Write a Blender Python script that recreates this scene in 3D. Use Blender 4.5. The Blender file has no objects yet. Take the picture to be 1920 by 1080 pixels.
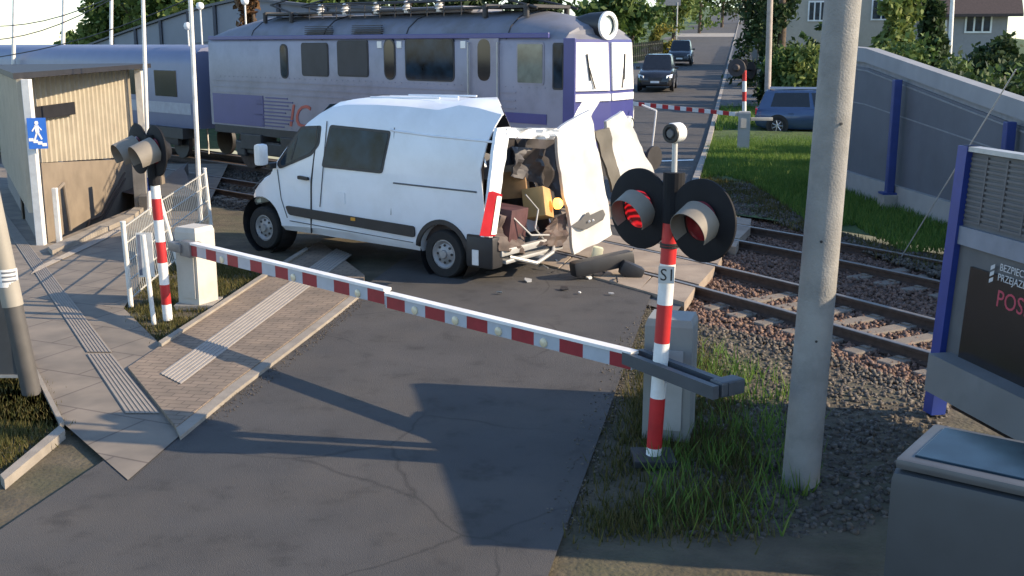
import bpy, bmesh, math, random
import numpy as np
from mathutils import Vector, Matrix, noise
from mathutils.geometry import tessellate_polygon
R = math.radians
rng = np.random.default_rng(7); random.seed(7)
scene = bpy.context.scene
COL = scene.collection

# ------------------------------------------------------------ camera, sky, sun, exposure
cam_d = bpy.data.cameras.new('camera'); cam = bpy.data.objects.new('camera', cam_d); COL.objects.link(cam)
H, PITCH, FPX = 3.3, R(12.498), 2059.0
cam.location = (0, 0, H); cam.rotation_euler = (R(90) - PITCH, 0, 0)
cam_d.sensor_width = 36; cam_d.lens = 36 * FPX / 1920; cam_d.clip_start = 0.05; cam_d.clip_end = 3000
scene.camera = cam
SUN_AZ, SUN_EL = R(99), R(26)
world = bpy.data.worlds.new("World"); scene.world = world; world.use_nodes = True
wn = world.node_tree; bg = wn.nodes['Background']
sky = wn.nodes.new('ShaderNodeTexSky'); sky.sky_type = 'NISHITA'; sky.sun_disc = False
sky.sun_elevation = SUN_EL; sky.sun_rotation = SUN_AZ; sky.altitude = 200; sky.air_density = 1.0; sky.dust_density = 0.4; sky.ozone_density = 3.0
wn.links.new(sky.outputs[0], bg.inputs[0]); bg.inputs[1].default_value = 0.17
sd = bpy.data.lights.new('sun', 'SUN'); sd.energy = 4.6; sd.angle = R(0.5); sd.color = (1.0, 0.80, 0.56)
so = bpy.data.objects.new('sun', sd); COL.objects.link(so)
sv = Vector((math.sin(SUN_AZ) * math.cos(SUN_EL), math.cos(SUN_AZ) * math.cos(SUN_EL), math.sin(SUN_EL)))
so.rotation_euler = sv.to_track_quat('Z', 'Y').to_euler(); so.location = (40, -8, 30)
scene.view_settings.view_transform = 'Standard'; scene.view_settings.look = 'None'
scene.view_settings.exposure = 0.86; scene.view_settings.gamma = 1.0
scene.cycles.max_bounces = 6

# ------------------------------------------------------------ survey helpers: a pixel of the 1920-wide photo -> a point of the place
cp, sp = math.cos(PITCH), math.sin(PITCH)
def ray(u, v):
    x = (u - 960) / FPX; y = (v - 540) / FPX
    return Vector((x, cp - y * sp, -sp - y * cp))
def G(u, v, z=0.0):
    d = ray(u, v); t = (z - H) / d.z
    return Vector((d.x * t, d.y * t, z))
def at(u, v, Y):
    d = ray(u, v); t = Y / d.y
    return Vector((d.x * t, Y, H + d.z * t))
def onplane(u, v, p0, ax):
    n = Vector((-ax[1], ax[0], 0)); d = ray(u, v); k = (p0[0] * n.x + p0[1] * n.y) / (d.x * n.x + d.y * n.y)
    return Vector((d.x * k, d.y * k, H + d.z * k))
def lerp(a, b, f): return a + (b - a) * f
V = Vector

# ------------------------------------------------------------ materials
MATS = {}
def mat(name, col, rough=0.6, metal=0.0, var=0.12, scale=6.0, bump=0.0, bscale=60.0, coat=0.0, spec=0.5, emit=0, dirt=None, dscale=1.5):
    if name in MATS: return MATS[name]
    m = bpy.data.materials.new(name); m.use_nodes = True; nt = m.node_tree; b = nt.nodes['Principled BSDF']
    b.inputs['Roughness'].default_value = rough; b.inputs['Metallic'].default_value = metal
    b.inputs['Specular IOR Level'].default_value = spec; b.inputs['Coat Weight'].default_value = coat
    tc = nt.nodes.new('ShaderNodeTexCoord')
    nz = nt.nodes.new('ShaderNodeTexNoise'); nz.inputs['Scale'].default_value = scale; nz.inputs['Detail'].default_value = 6
    nt.links.new(tc.outputs['Object'], nz.inputs['Vector'])
    rp = nt.nodes.new('ShaderNodeValToRGB'); e = rp.color_ramp.elements
    e[0].position = 0.3; e[1].position = 0.7
    e[0].color = tuple(c * (1 - var) for c in col) + (1,); e[1].color = tuple(min(1, c * (1 + var)) for c in col) + (1,)
    nt.links.new(nz.outputs['Fac'], rp.inputs['Fac'])
    out = rp.outputs['Color']
    if dirt:
        n2 = nt.nodes.new('ShaderNodeTexNoise'); n2.inputs['Scale'].default_value = dscale; n2.inputs['Detail'].default_value = 8; n2.inputs['Roughness'].default_value = 0.65
        nt.links.new(tc.outputs['Object'], n2.inputs['Vector'])
        r2 = nt.nodes.new('ShaderNodeValToRGB'); r2.color_ramp.elements[0].position = 0.45; r2.color_ramp.elements[1].position = 0.72
        r2.color_ramp.elements[0].color = (0, 0, 0, 1); r2.color_ramp.elements[1].color = (0.75, 0.75, 0.75, 1)
        nt.links.new(n2.outputs['Fac'], r2.inputs['Fac'])
        mx = nt.nodes.new('ShaderNodeMixRGB'); mx.inputs[2].default_value = tuple(dirt) + (1,)
        nt.links.new(r2.outputs['Color'], mx.inputs[0]); nt.links.new(out, mx.inputs[1]); out = mx.outputs[0]
    nt.links.new(out, b.inputs['Base Color'])
    if bump:
        n3 = nt.nodes.new('ShaderNodeTexNoise'); n3.inputs['Scale'].default_value = bscale; n3.inputs['Detail'].default_value = 4
        nt.links.new(tc.outputs['Object'], n3.inputs['Vector'])
        bp = nt.nodes.new('ShaderNodeBump'); bp.inputs['Strength'].default_value = bump; bp.inputs['Distance'].default_value = 0.02
        nt.links.new(n3.outputs['Fac'], bp.inputs['Height']); nt.links.new(bp.outputs['Normal'], b.inputs['Normal'])
    if emit:
        b.inputs['Emission Color'].default_value = tuple(col) + (1,); b.inputs['Emission Strength'].default_value = emit
    MATS[name] = m; return m
def leafmat(name, cols, trans=0.25):
    if name in MATS: return MATS[name]
    m = bpy.data.materials.new(name); m.use_nodes = True; nt = m.node_tree; b = nt.nodes['Principled BSDF']
    g = nt.nodes.new('ShaderNodeNewGeometry'); rp = nt.nodes.new('ShaderNodeValToRGB')
    e = rp.color_ramp.elements; e[0].color = tuple(cols[0]) + (1,); e[1].color = tuple(cols[-1]) + (1,)
    for i, c in enumerate(cols[1:-1]):
        k = e.new((i + 1) / (len(cols) - 1)); k.color = tuple(c) + (1,)
    nt.links.new(g.outputs['Random Per Island'], rp.inputs['Fac']); nt.links.new(rp.outputs['Color'], b.inputs['Base Color'])
    b.inputs['Roughness'].default_value = 0.6; b.inputs['Specular IOR Level'].default_value = 0.25
    tr = nt.nodes.new('ShaderNodeBsdfTranslucent'); nt.links.new(rp.outputs['Color'], tr.inputs['Color'])
    mx = nt.nodes.new('ShaderNodeMixShader'); mx.inputs[0].default_value = trans
    nt.links.new(b.outputs[0], mx.inputs[1]); nt.links.new(tr.outputs[0], mx.inputs[2])
    nt.links.new(mx.outputs[0], nt.nodes['Material Output'].inputs[0])
    MATS[name] = m; return m
def brickmat(name, c1, c2, mortar, sx, bw=0.2, bh=0.1, msize=0.006, rot=0.0, bump=0.3, rough=0.85):
    m = bpy.data.materials.new(name); m.use_nodes = True; nt = m.node_tree; b = nt.nodes['Principled BSDF']; b.inputs['Roughness'].default_value = rough
    tc = nt.nodes.new('ShaderNodeTexCoord'); mp = nt.nodes.new('ShaderNodeMapping'); mp.inputs['Rotation'].default_value = (0, 0, rot)
    nt.links.new(tc.outputs['Object'], mp.inputs['Vector'])
    br = nt.nodes.new('ShaderNodeTexBrick'); br.inputs['Scale'].default_value = 1.0
    br.inputs['Brick Width'].default_value = bw; br.inputs['Row Height'].default_value = bh; br.inputs['Mortar Size'].default_value = msize
    br.inputs['Color1'].default_value = tuple(c1) + (1,); br.inputs['Color2'].default_value = tuple(c2) + (1,); br.inputs['Mortar'].default_value = tuple(mortar) + (1,)
    nt.links.new(mp.outputs[0], br.inputs['Vector'])
    nz = nt.nodes.new('ShaderNodeTexNoise'); nz.inputs['Scale'].default_value = 2.2; nz.inputs['Detail'].default_value = 8
    nt.links.new(tc.outputs['Object'], nz.inputs['Vector'])
    rp = nt.nodes.new('ShaderNodeValToRGB'); rp.color_ramp.elements[0].position = 0.3; rp.color_ramp.elements[1].position = 0.7
    rp.color_ramp.elements[0].color = (0.72, 0.72, 0.72, 1); rp.color_ramp.elements[1].color = (1.15, 1.12, 1.08, 1)
    nt.links.new(nz.outputs['Fac'], rp.inputs['Fac'])
    mx = nt.nodes.new('ShaderNodeMixRGB'); mx.blend_type = 'MULTIPLY'; mx.inputs[0].default_value = 1
    nt.links.new(br.outputs['Color'], mx.inputs[1]); nt.links.new(rp.outputs['Color'], mx.inputs[2]); nt.links.new(mx.outputs[0], b.inputs['Base Color'])
    bp = nt.nodes.new('ShaderNodeBump'); bp.inputs['Strength'].default_value = bump; bp.inputs['Distance'].default_value = 0.01; bp.invert = True
    nt.links.new(br.outputs['Fac'], bp.inputs['Height']); nt.links.new(bp.outputs['Normal'], b.inputs['Normal'])
    MATS[name] = m; return m

M_asphalt = mat('asphalt', (0.058, 0.056, 0.055), 0.85, var=0.18, scale=1.2, bump=0.5, bscale=140, dirt=(0.085, 0.076, 0.066), dscale=0.5)
def crack_asphalt(m):
    nt = m.node_tree; b = nt.nodes['Principled BSDF']; src = b.inputs['Base Color'].links[0].from_socket
    tc = nt.nodes.new('ShaderNodeTexCoord'); nz = nt.nodes.new('ShaderNodeTexNoise'); nz.inputs['Scale'].default_value = 1.3; nz.inputs['Detail'].default_value = 5
    nt.links.new(tc.outputs['Object'], nz.inputs['Vector'])
    mv = nt.nodes.new('ShaderNodeMixRGB'); mv.inputs[0].default_value = 0.22; nt.links.new(tc.outputs['Object'], mv.inputs[1]); nt.links.new(nz.outputs['Color'], mv.inputs[2])
    vo = nt.nodes.new('ShaderNodeTexVoronoi'); vo.feature = 'DISTANCE_TO_EDGE'; vo.inputs['Scale'].default_value = 0.55; nt.links.new(mv.outputs[0], vo.inputs['Vector'])
    rp = nt.nodes.new('ShaderNodeValToRGB'); rp.color_ramp.elements[0].position = 0.0; rp.color_ramp.elements[1].position = 0.007
    rp.color_ramp.elements[0].color = (.55, .55, .55, 1); rp.color_ramp.elements[1].color = (1, 1, 1, 1); nt.links.new(vo.outputs['Distance'], rp.inputs['Fac'])
    n2 = nt.nodes.new('ShaderNodeTexNoise'); n2.inputs['Scale'].default_value = 0.35; nt.links.new(tc.outputs['Object'], n2.inputs['Vector'])
    r2 = nt.nodes.new('ShaderNodeValToRGB'); r2.color_ramp.elements[0].position = .48; r2.color_ramp.elements[1].position = .56; r2.color_ramp.elements[0].color = (1, 1, 1, 1); r2.color_ramp.elements[1].color = (0, 0, 0, 1); nt.links.new(n2.outputs['Fac'], r2.inputs['Fac'])
    mk = nt.nodes.new('ShaderNodeMixRGB'); mk.inputs[1].default_value = (1, 1, 1, 1); nt.links.new(r2.outputs[0], mk.inputs[0]); nt.links.new(rp.outputs[0], mk.inputs[2])
    n3 = nt.nodes.new('ShaderNodeTexNoise'); n3.inputs['Scale'].default_value = 260; n3.inputs['Detail'].default_value = 2; nt.links.new(tc.outputs['Object'], n3.inputs['Vector'])
    r3 = nt.nodes.new('ShaderNodeValToRGB'); r3.color_ramp.elements[0].position = .35; r3.color_ramp.elements[1].position = .7; r3.color_ramp.elements[0].color = (.72, .72, .72, 1); r3.color_ramp.elements[1].color = (1.35, 1.33, 1.3, 1); nt.links.new(n3.outputs['Fac'], r3.inputs['Fac'])
    n4 = nt.nodes.new('ShaderNodeTexNoise'); n4.inputs['Scale'].default_value = 2.4; n4.inputs['Detail'].default_value = 7; n4.inputs['Roughness'].default_value = .7; nt.links.new(tc.outputs['Object'], n4.inputs['Vector'])
    r4 = nt.nodes.new('ShaderNodeValToRGB'); r4.color_ramp.elements[0].position = .30; r4.color_ramp.elements[1].position = .45; r4.color_ramp.elements[0].color = (.62, .61, .60, 1); r4.color_ramp.elements[1].color = (1, 1, 1, 1); nt.links.new(n4.outputs['Fac'], r4.inputs['Fac'])
    cur = src
    for q in (mk.outputs[0], r3.outputs[0], r4.outputs[0]):
        mm = nt.nodes.new('ShaderNodeMixRGB'); mm.blend_type = 'MULTIPLY'; mm.inputs[0].default_value = 1; nt.links.new(cur, mm.inputs[1]); nt.links.new(q, mm.inputs[2]); cur = mm.outputs[0]
    nt.links.new(cur, b.inputs['Base Color'])
crack_asphalt(M_asphalt)
M_asphalt_old = mat('old_asphalt', (0.10, 0.10, 0.10), 0.85, var=0.15, scale=2, bump=0.4, bscale=120, dirt=(0.13, 0.12, 0.105), dscale=0.7)
M_conc = mat('concrete', (0.30, 0.28, 0.25), 0.9, var=0.14, scale=3, bump=0.3, bscale=50, dirt=(0.19, 0.175, 0.155), dscale=2.0)
M_concpole = mat('pole_concrete', (0.25, 0.245, 0.23), 0.9, var=0.12, scale=5, bump=0.35, bscale=70, dirt=(0.15, 0.145, 0.135), dscale=3.0)
M_kerb = mat('kerb_concrete', (0.27, 0.24, 0.20), 0.9, var=0.15, scale=4, bump=0.3, bscale=60, dirt=(0.2, 0.175, 0.145), dscale=3)
M_slab = mat('slab_concrete', (0.30, 0.245, 0.19), 0.85, var=0.15, scale=2.2, bump=0.25, bscale=45, dirt=(0.17, 0.13, 0.10), dscale=1.6)
M_soil = mat('soil', (0.085, 0.07, 0.045), 0.95, var=0.35, scale=3, bump=0.8, bscale=25, dirt=(0.05, 0.06, 0.025), dscale=0.9)
M_ballast = mat('ballast_earth', (0.07, 0.048, 0.036), 0.95, var=0.4, scale=18, bump=1.0, bscale=35)
M_grassbase = mat('grass_earth', (0.05, 0.085, 0.022), 0.95, var=0.4, scale=4, bump=0.8, bscale=20)
M_white = mat('white_paint', (0.78, 0.78, 0.76), 0.4, var=0.05, scale=5, dirt=(0.55, 0.53, 0.49), dscale=3)
M_red = mat('red_paint', (0.50, 0.022, 0.025), 0.42, var=0.15, scale=5, dirt=(0.33, 0.03, 0.028), dscale=3)
M_vanwhite = mat('van_white', (0.74, 0.77, 0.80), 0.32, var=0.03, scale=2, coat=0.3, bump=0.35, bscale=2.2, dirt=(0.62, 0.64, 0.65), dscale=1.2)
M_black = mat('black_plastic', (0.018, 0.018, 0.020), 0.5, var=0.2)
M_disc = mat('matt_black', (0.010, 0.010, 0.012), 0.75, var=0.2, spec=0.25)
M_visor = mat('visor_grey', (0.22, 0.195, 0.16), 0.6, var=0.1)
M_glass = mat('dark_glass', (0.010, 0.024, 0.040), 0.10, var=0.8, scale=3.0, spec=0.16)
M_tyre = mat('tyre_rubber', (0.016, 0.016, 0.016), 0.85, var=0.2, scale=20)
M_rim = mat('steel_rim', (0.30, 0.30, 0.30), 0.5, 0.3, var=0.15)
M_alloy = mat('alloy', (0.55, 0.56, 0.58), 0.3, 0.8, var=0.05)
M_steel = mat('galvanised', (0.40, 0.40, 0.39), 0.5, 0.4, var=0.12, scale=8)
M_whitepost = mat('white_post', (0.72, 0.71, 0.67), 0.5, var=0.06, dirt=(0.5, 0.48, 0.43), dscale=4)
M_boxgrey = mat('cabinet_grey', (0.40, 0.40, 0.38), 0.55, var=0.08, dirt=(0.28, 0.27, 0.25), dscale=3)
M_boxcream = mat('cabinet_cream', (0.52, 0.49, 0.43), 0.6, var=0.06, dirt=(0.36, 0.33, 0.28), dscale=3)
M_darksteel = mat('dark_steel', (0.03, 0.03, 0.033), 0.6, 0.2, var=0.2)
M_rust = mat('rail_side_rust', (0.06, 0.038, 0.028), 0.85, var=0.3, scale=12)
M_railtop = mat('rail_head', (0.22, 0.20, 0.18), 0.4, 0.5, var=0.15, scale=12)
M_sleeper = mat('sleeper_concrete', (0.20, 0.172, 0.14), 0.9, var=0.2, scale=6, bump=0.3, dirt=(0.13, 0.11, 0.09), dscale=4)
M_blue = mat('blue_paint', (0.022, 0.045, 0.19), 0.45, var=0.12, scale=4)
M_locogrey = mat('loco_grey', (0.24, 0.24, 0.305), 0.42, var=0.05, scale=1.5, dirt=(0.15, 0.15, 0.185), dscale=1.2)
M_locoroof = mat('loco_roof', (0.165, 0.175, 0.215), 0.6, var=0.08, scale=2, dirt=(0.11, 0.105, 0.10), dscale=1.5)
M_locoblue = mat('loco_blue', (0.045, 0.05, 0.20), 0.4, var=0.08, scale=2)
M_locored = mat('loco_red', (0.42, 0.07, 0.05), 0.5, var=0.08)
M_lens = mat('lens_white', (0.75, 0.80, 0.72), 0.15, var=0.05)
M_wallblue = mat('noise_panel', (0.115, 0.125, 0.145), 0.7, var=0.07, scale=1.2, dirt=(0.085, 0.092, 0.105), dscale=0.8)
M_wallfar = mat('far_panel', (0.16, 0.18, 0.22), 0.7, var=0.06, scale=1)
M_trunk = mat('bark', (0.085, 0.06, 0.04), 0.9, var=0.35, scale=8, bump=0.8, bscale=20)

# ------------------------------------------------------------ mesh builder
ROOT = {}
class MB:
    def __init__(s): s.v = []; s.f = []; s.mi = []; s.cur = 0
    def add(s, vs, fs):
        o = len(s.v); s.v += [tuple(p) for p in vs]; s.f += [tuple(i + o for i in f) for f in fs]; s.mi += [s.cur] * len(fs); return s
    def box(s, c, size, mx=None, bev=0.0):
        x, y, z = (size[0] / 2, size[1] / 2, size[2] / 2)
        if bev:
            b = min(bev, x * .9, y * .9, z * .9); vs = []; 
            bm = bmesh.new(); bmesh.ops.create_cube(bm, size=1)
            for q in bm.verts: q.co = Vector((q.co.x * 2 * x, q.co.y * 2 * y, q.co.z * 2 * z))
            bmesh.ops.bevel(bm, geom=list(bm.edges), offset=b, segments=2, affect='EDGES', profile=0.6)
            bm.verts.index_update(); vs = [q.co.copy() for q in bm.verts]; fs = [[q.index for q in f.verts] for f in bm.faces]; bm.free()
        else:
            vs = [V((sx * x, sy * y, sz * z)) for sz in (-1, 1) for sy in (-1, 1) for sx in (-1, 1)]
            fs = [(0, 2, 3, 1), (4, 5, 7, 6), (0, 1, 5, 4), (2, 6, 7, 3), (0, 4, 6, 2), (1, 3, 7, 5)]
        c = V(c)
        vs = [(mx @ q if mx else q) + c for q in vs]
        return s.add(vs, fs)
    def cyl(s, p0, p1, r0, r1=None, n=16, caps=True):
        r1 = r0 if r1 is None else r1; p0 = V(p0); p1 = V(p1); d = (p1 - p0).normalized()
        a = d.orthogonal().normalized(); b = d.cross(a); vs = []
        for p, r in ((p0, r0), (p1, r1)):
            for i in range(n):
                t = 2 * math.pi * i / n; vs.append(p + a * (r * math.cos(t)) + b * (r * math.sin(t)))
        fs = [(i, (i + 1) % n, n + (i + 1) % n, n + i) for i in range(n)]
        if caps: fs += [tuple(range(n - 1, -1, -1)), tuple(range(n, 2 * n))]
        return s.add(vs, fs)
    def lathe(s, o, axis, prof, n=24, a0=0.0, a1=2 * math.pi, up=None):
        """prof = [(distance along axis, radius)]"""
        o = V(o); d = V(axis).normalized(); a = (V(up) - d * V(up).dot(d)).normalized() if up is not None else d.orthogonal().normalized(); b = d.cross(a)
        full = abs(a1 - a0 - 2 * math.pi) < 1e-6; m = n if full else n + 1; vs = []
        for h, r in prof:
            for i in range(m):
                t = a0 + (a1 - a0) * i / n; vs.append(o + d * h + a * (r * math.cos(t)) + b * (r * math.sin(t)))
        fs = []
        for k in range(len(prof) - 1):
            for i in range(n):
                j = (i + 1) % m; fs.append((k * m + i, k * m + j, (k + 1) * m + j, (k + 1) * m + i))
        return s.add(vs, fs)
    def tube(s, pts, r, n=8):
        for a, b in zip(pts, pts[1:]): s.cyl(a, b, r, r, n)
        return s
    def prism(s, poly, thick):
        """poly = list of 3D points (planar), extruded by vector thick"""
        n = len(poly); t = V(thick); vs = [V(p) for p in poly] + [V(p) + t for p in poly]
        tri = tessellate_polygon([[V(p) for p in poly]])
        fs = [tuple(x) for x in tri] + [tuple(n + i for i in reversed(x)) for x in tri] + [(i, (i + 1) % n, n + (i + 1) % n, n + i) for i in range(n)]
        return s.add(vs, fs)
    def build(s, name, m, parent=None, smooth=None, mx=None):
        me = bpy.data.meshes.new(name)
        off = V((0, 0, 0)) if parent is None else ROOT.get(parent.name, V((0, 0, 0)))
        vs = [((mx @ V(p)) if mx else V(p)) - off for p in s.v]
        me.from_pydata([tuple(p) for p in vs], [], s.f)
        ms = m if isinstance(m, (list, tuple)) else [m]
        for q in ms: me.materials.append(q)
        if len(ms) > 1: me.polygons.foreach_set('material_index', s.mi)
        bm = bmesh.new(); bm.from_mesh(me); bmesh.ops.recalc_face_normals(bm, faces=bm.faces); bm.to_mesh(me); bm.free()
        if smooth is not None:
            me.polygons.foreach_set('use_smooth', [True] * len(me.polygons)); me.set_sharp_from_angle(angle=R(smooth))
        o = bpy.data.objects.new(name, me); COL.objects.link(o)
        if parent is not None:
            o.parent = parent; ROOT[o.name] = off
        else: ROOT[o.name] = V((0, 0, 0))
        return o
def npmesh(name, verts, faces, m, parent=None, smooth=False):
    me = bpy.data.meshes.new(name); nv, nf = len(verts), len(faces); k = faces.shape[1]
    off = np.array(ROOT.get(parent.name, V((0, 0, 0)))) if parent else np.zeros(3)
    me.vertices.add(nv); me.vertices.foreach_set('co', (verts - off).astype(np.float32).ravel())
    me.loops.add(nf * k); me.loops.foreach_set('vertex_index', faces.astype(np.int32).ravel())
    me.polygons.add(nf); me.polygons.foreach_set('loop_start', np.arange(0, nf * k, k, dtype=np.int32)); me.polygons.foreach_set('loop_total', np.full(nf, k, dtype=np.int32))
    me.materials.append(m); me.update(calc_edges=True); me.validate()
    if smooth: me.polygons.foreach_set('use_smooth', [True] * nf)
    o = bpy.data.objects.new(name, me); COL.objects.link(o)
    if parent: o.parent = parent; ROOT[o.name] = V(off)
    else: ROOT[o.name] = V((0, 0, 0))
    return o
def tag(o, label=None, cat=None, group=None, kind=None):
    if label: o['label'] = label
    if cat: o['category'] = cat
    if group: o['group'] = group
    if kind: o['kind'] = kind
    return o
def thing(name, label, cat, loc, group=None):
    o = bpy.data.objects.new(name, None); o.empty_display_size = 0.3; COL.objects.link(o); o.location = loc; ROOT[o.name] = V(loc)
    return tag(o, label, cat, group)
def struct(o, label=None): o['kind'] = 'structure'; return o
def bake(o, mods_before=None):
    """replace a mesh by its modified version"""
    dg = bpy.context.evaluated_depsgraph_get(); dg.update()
    me = bpy.data.meshes.new_from_object(o.evaluated_get(dg)); o.modifiers.clear(); o.data = me
def textmesh(txt, size, font=None, ext=0.002):
    c = bpy.data.curves.new('lettering', 'FONT'); c.body = txt; c.size = size; c.extrude = ext; c.resolution_u = 3
    o = bpy.data.objects.new('lettering', c); COL.objects.link(o)
    dg = bpy.context.evaluated_depsgraph_get(); dg.update()
    me = bpy.data.meshes.new_from_object(o.evaluated_get(dg)); bpy.data.objects.remove(o)
    vs = [v.co.copy() for v in me.vertices]; fs = [tuple(p.vertices) for p in me.polygons]; bpy.data.meshes.remove(me)
    return vs, fs
def frame(o, x, y, z=None):
    x = V(x).normalized(); y = V(y).normalized(); z = x.cross(y) if z is None else V(z)
    m = Matrix((x, y, z)).transposed().to_4x4(); m.translation = V(o); return m

# ------------------------------------------------------------ terrain
def road_h(y): return 0.0 if y < 36 else (0.037 * (y - 36) if y < 130 else 3.48 + 0.040 * (y - 130))
def terr(x, y):
    cx = -2.0 + 0.2 * (y - 15) + 2.6
    dx = x - cx
    z = road_h(y) * 0.999 * min(1.0, max(0.0, 1 - (-dx - 22) / 45)) * min(1.0, max(0.0, 1 - (dx - 25) / 45))
    side = 0.0
    if y > 40:
        if dx > 7: side = min(1.6, (dx - 7) * 0.09) * min(1, (y - 40) / 14) * min(1.0, max(0.0, 1 - (dx - 25) / 45))
        if -45 < dx < -6: side = min(1.6, (-dx - 6) * 0.05, max(0, (dx + 45) * .05)) * min(1, (y - 40) / 30)
    return z + side - 0.03
# flat near ground with the stairwell left open
A0 = G(84, 461); wd = V((-0.457, 0.889, 0)); kd = V((0.02, 1.0, 0)).normalized()
HOLE = [A0 + V((0.0, 0.12, 0)), A0 + V((0.1, 9.0, 0)), A0 + V((-1.55, 9.0, 0)), A0 + V((-1.55, 3.05, 0))]
def flat_poly(name, outer, holes, z, m):
    loops = [[V((p[0], p[1], 0)) for p in outer]] + [[V((p[0], p[1], 0)) for p in h] for h in holes]
    flat = [p for l in loops for p in l]
    vs = [V((p.x, p.y, z)) for p in flat]; fs = [tuple(t) for t in tessellate_polygon(loops)]
    b = MB(); b.add(vs, fs)
    return b.build(name, m)
def cut_hole(o, quad):
    bm = bmesh.new(); bm.from_mesh(o.data); cen = sum(quad, V((0, 0, 0))) / 4
    for i in range(4):
        a, c = quad[i], quad[(i + 1) % 4]; d = (c - a); n = V((-d.y, d.x, 0)).normalized()
        bm.verts.ensure_lookup_table()
        bmesh.ops.bisect_plane(bm, geom=bm.verts[:] + bm.edges[:] + bm.faces[:], plane_co=(a.x, a.y, bm.verts[0].co.z if bm.verts else 0), plane_no=n)
        bm.verts.ensure_lookup_table()
    def inside(p):
        sg = [(quad[(i + 1) % 4] - quad[i]).cross(V((p.x, p.y, 0)) - V((quad[i].x, quad[i].y, 0))).z for i in range(4)]
        return all(q > 0 for q in sg) or all(q < 0 for q in sg)
    bmesh.ops.delete(bm, geom=[f for f in bm.faces if inside(f.calc_center_median())], context='FACES'); bm.to_mesh(o.data); bm.free(); return o
def grid(name, x0, x1, y0, y1, nx, ny, fn, m):
    xs = np.linspace(x0, x1, nx); ys = y0 + (y1 - y0) * np.linspace(0, 1, ny) ** 1.6
    vs = np.array([(x, y, fn(x, y)) for y in ys for x in xs])
    f = np.array([(j * nx + i, j * nx + i + 1, (j + 1) * nx + i + 1, (j + 1) * nx + i) for j in range(ny - 1) for i in range(nx - 1)])
    return npmesh(name, vs, f, m, smooth=True)
struct(grid('hillside', -260, 320, 36, 620, 90, 70, terr, M_grassbase))

# ------------------------------------------------------------ road
def strip(name, left, right, z, m, hf=None, side=0.0):
    """a sheet between two polylines"""
    b = MB(); n = len(left); vs = []
    for a, c in zip(left, right):
        vs += [V((a[0], a[1], z + (hf(a[1]) if hf else 0))), V((c[0], c[1], z + (hf(c[1]) if hf else 0)))]
    b.add(vs, [(2 * i, 2 * i + 1, 2 * i + 3, 2 * i + 2) for i in range(n - 1)])
    if side:
        o = [V(p) for p in vs]
        for idx in (0, 1):
            e = [o[2 * i + idx] for i in range(n)]; lo = [p - V((0, 0, side)) for p in e]
            b.add(e + lo, [(i, i + 1, n + i + 1, n + i) for i in range(n - 1)])
        b.add([o[0], o[1], o[0] - V((0, 0, side)), o[1] - V((0, 0, side))], [(0, 1, 3, 2)])
        b.add([o[-2], o[-1], o[-2] - V((0, 0, side)), o[-1] - V((0, 0, side))], [(0, 1, 3, 2)])
    return b.build(name, m)
LX = lambda y: (-2.05 + 0.168 * (y - 15.0)) if y > 15 else -2.05 + 0.19 * (y - 15.0) - (0.0 if y > 9 else 0)
RX = lambda y: 1.77 + 0.205 * (y - 13.92)
ys = [-6, 2, 6, 9, 12, 15, 18, 22, 26, 30, 36, 40, 45, 50, 60, 70, 80, 95, 110, 130, 155, 185, 220, 270, 330, 420]
struct(strip('road', [(LX(y), y) for y in ys], [(RX(y), y) for y in ys], 0.012, M_asphalt, road_h))
yf = [y for y in ys if y >= 28]
struct(strip('road_shoulder', [(LX(y) - 1.3, y) for y in yf], [(LX(y) + 0.55, y) for y in yf], 0.020, M_asphalt_old, road_h))
# far right kerb and footway
ykr = [20.4, 24, 28, 32, 36, 42, 50, 60, 75, 95, 120, 155, 200, 270]
struct(strip('kerb', [(RX(y), y) for y in ykr], [(RX(y) + 0.16, y) for y in ykr], 0.10, M_conc, road_h, side=0.12))
yp = [y for y in ykr if y >= 50]
struct(strip('footway', [(RX(y) + 0.165, y) for y in yp], [(RX(y) + 1.9, y) for y in yp], 0.09, M_asphalt_old, road_h, side=0.1))
# worn patch of paler surface across the far road
struct(strip('road_patch', [(LX(y) + .6, y) for y in (150, 158, 166)], [(RX(y) - .02, y) for y in (150, 158, 166)], 0.035, M_conc, road_h))
# strip of sunlight painted paler across the road beyond the far track
Msunband = mat('sun_band', (0.13, 0.105, 0.09), 0.9, var=0.15, scale=2, dirt=(0.09, 0.078, 0.07), dscale=1)
struct(strip('sun_band', [G(1150, 262), G(1150, 238)], [G(1318, 278), G(1326, 256)], 0.017, Msunband))
struct(strip('stop_line', [(RX(31.5) - 3.2, 30.9), (RX(31.7) - 3.2, 31.2)], [(RX(31.9) - .2, 31.9), (RX(32.2) - .2, 32.2)], 0.022, M_white))
# car park apron behind the far barrier
struct(strip('parking_apron', [G(1352, 222), G(1400, 190)], [G(1600, 262), G(1620, 200)], 0.006, M_asphalt_old))

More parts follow.
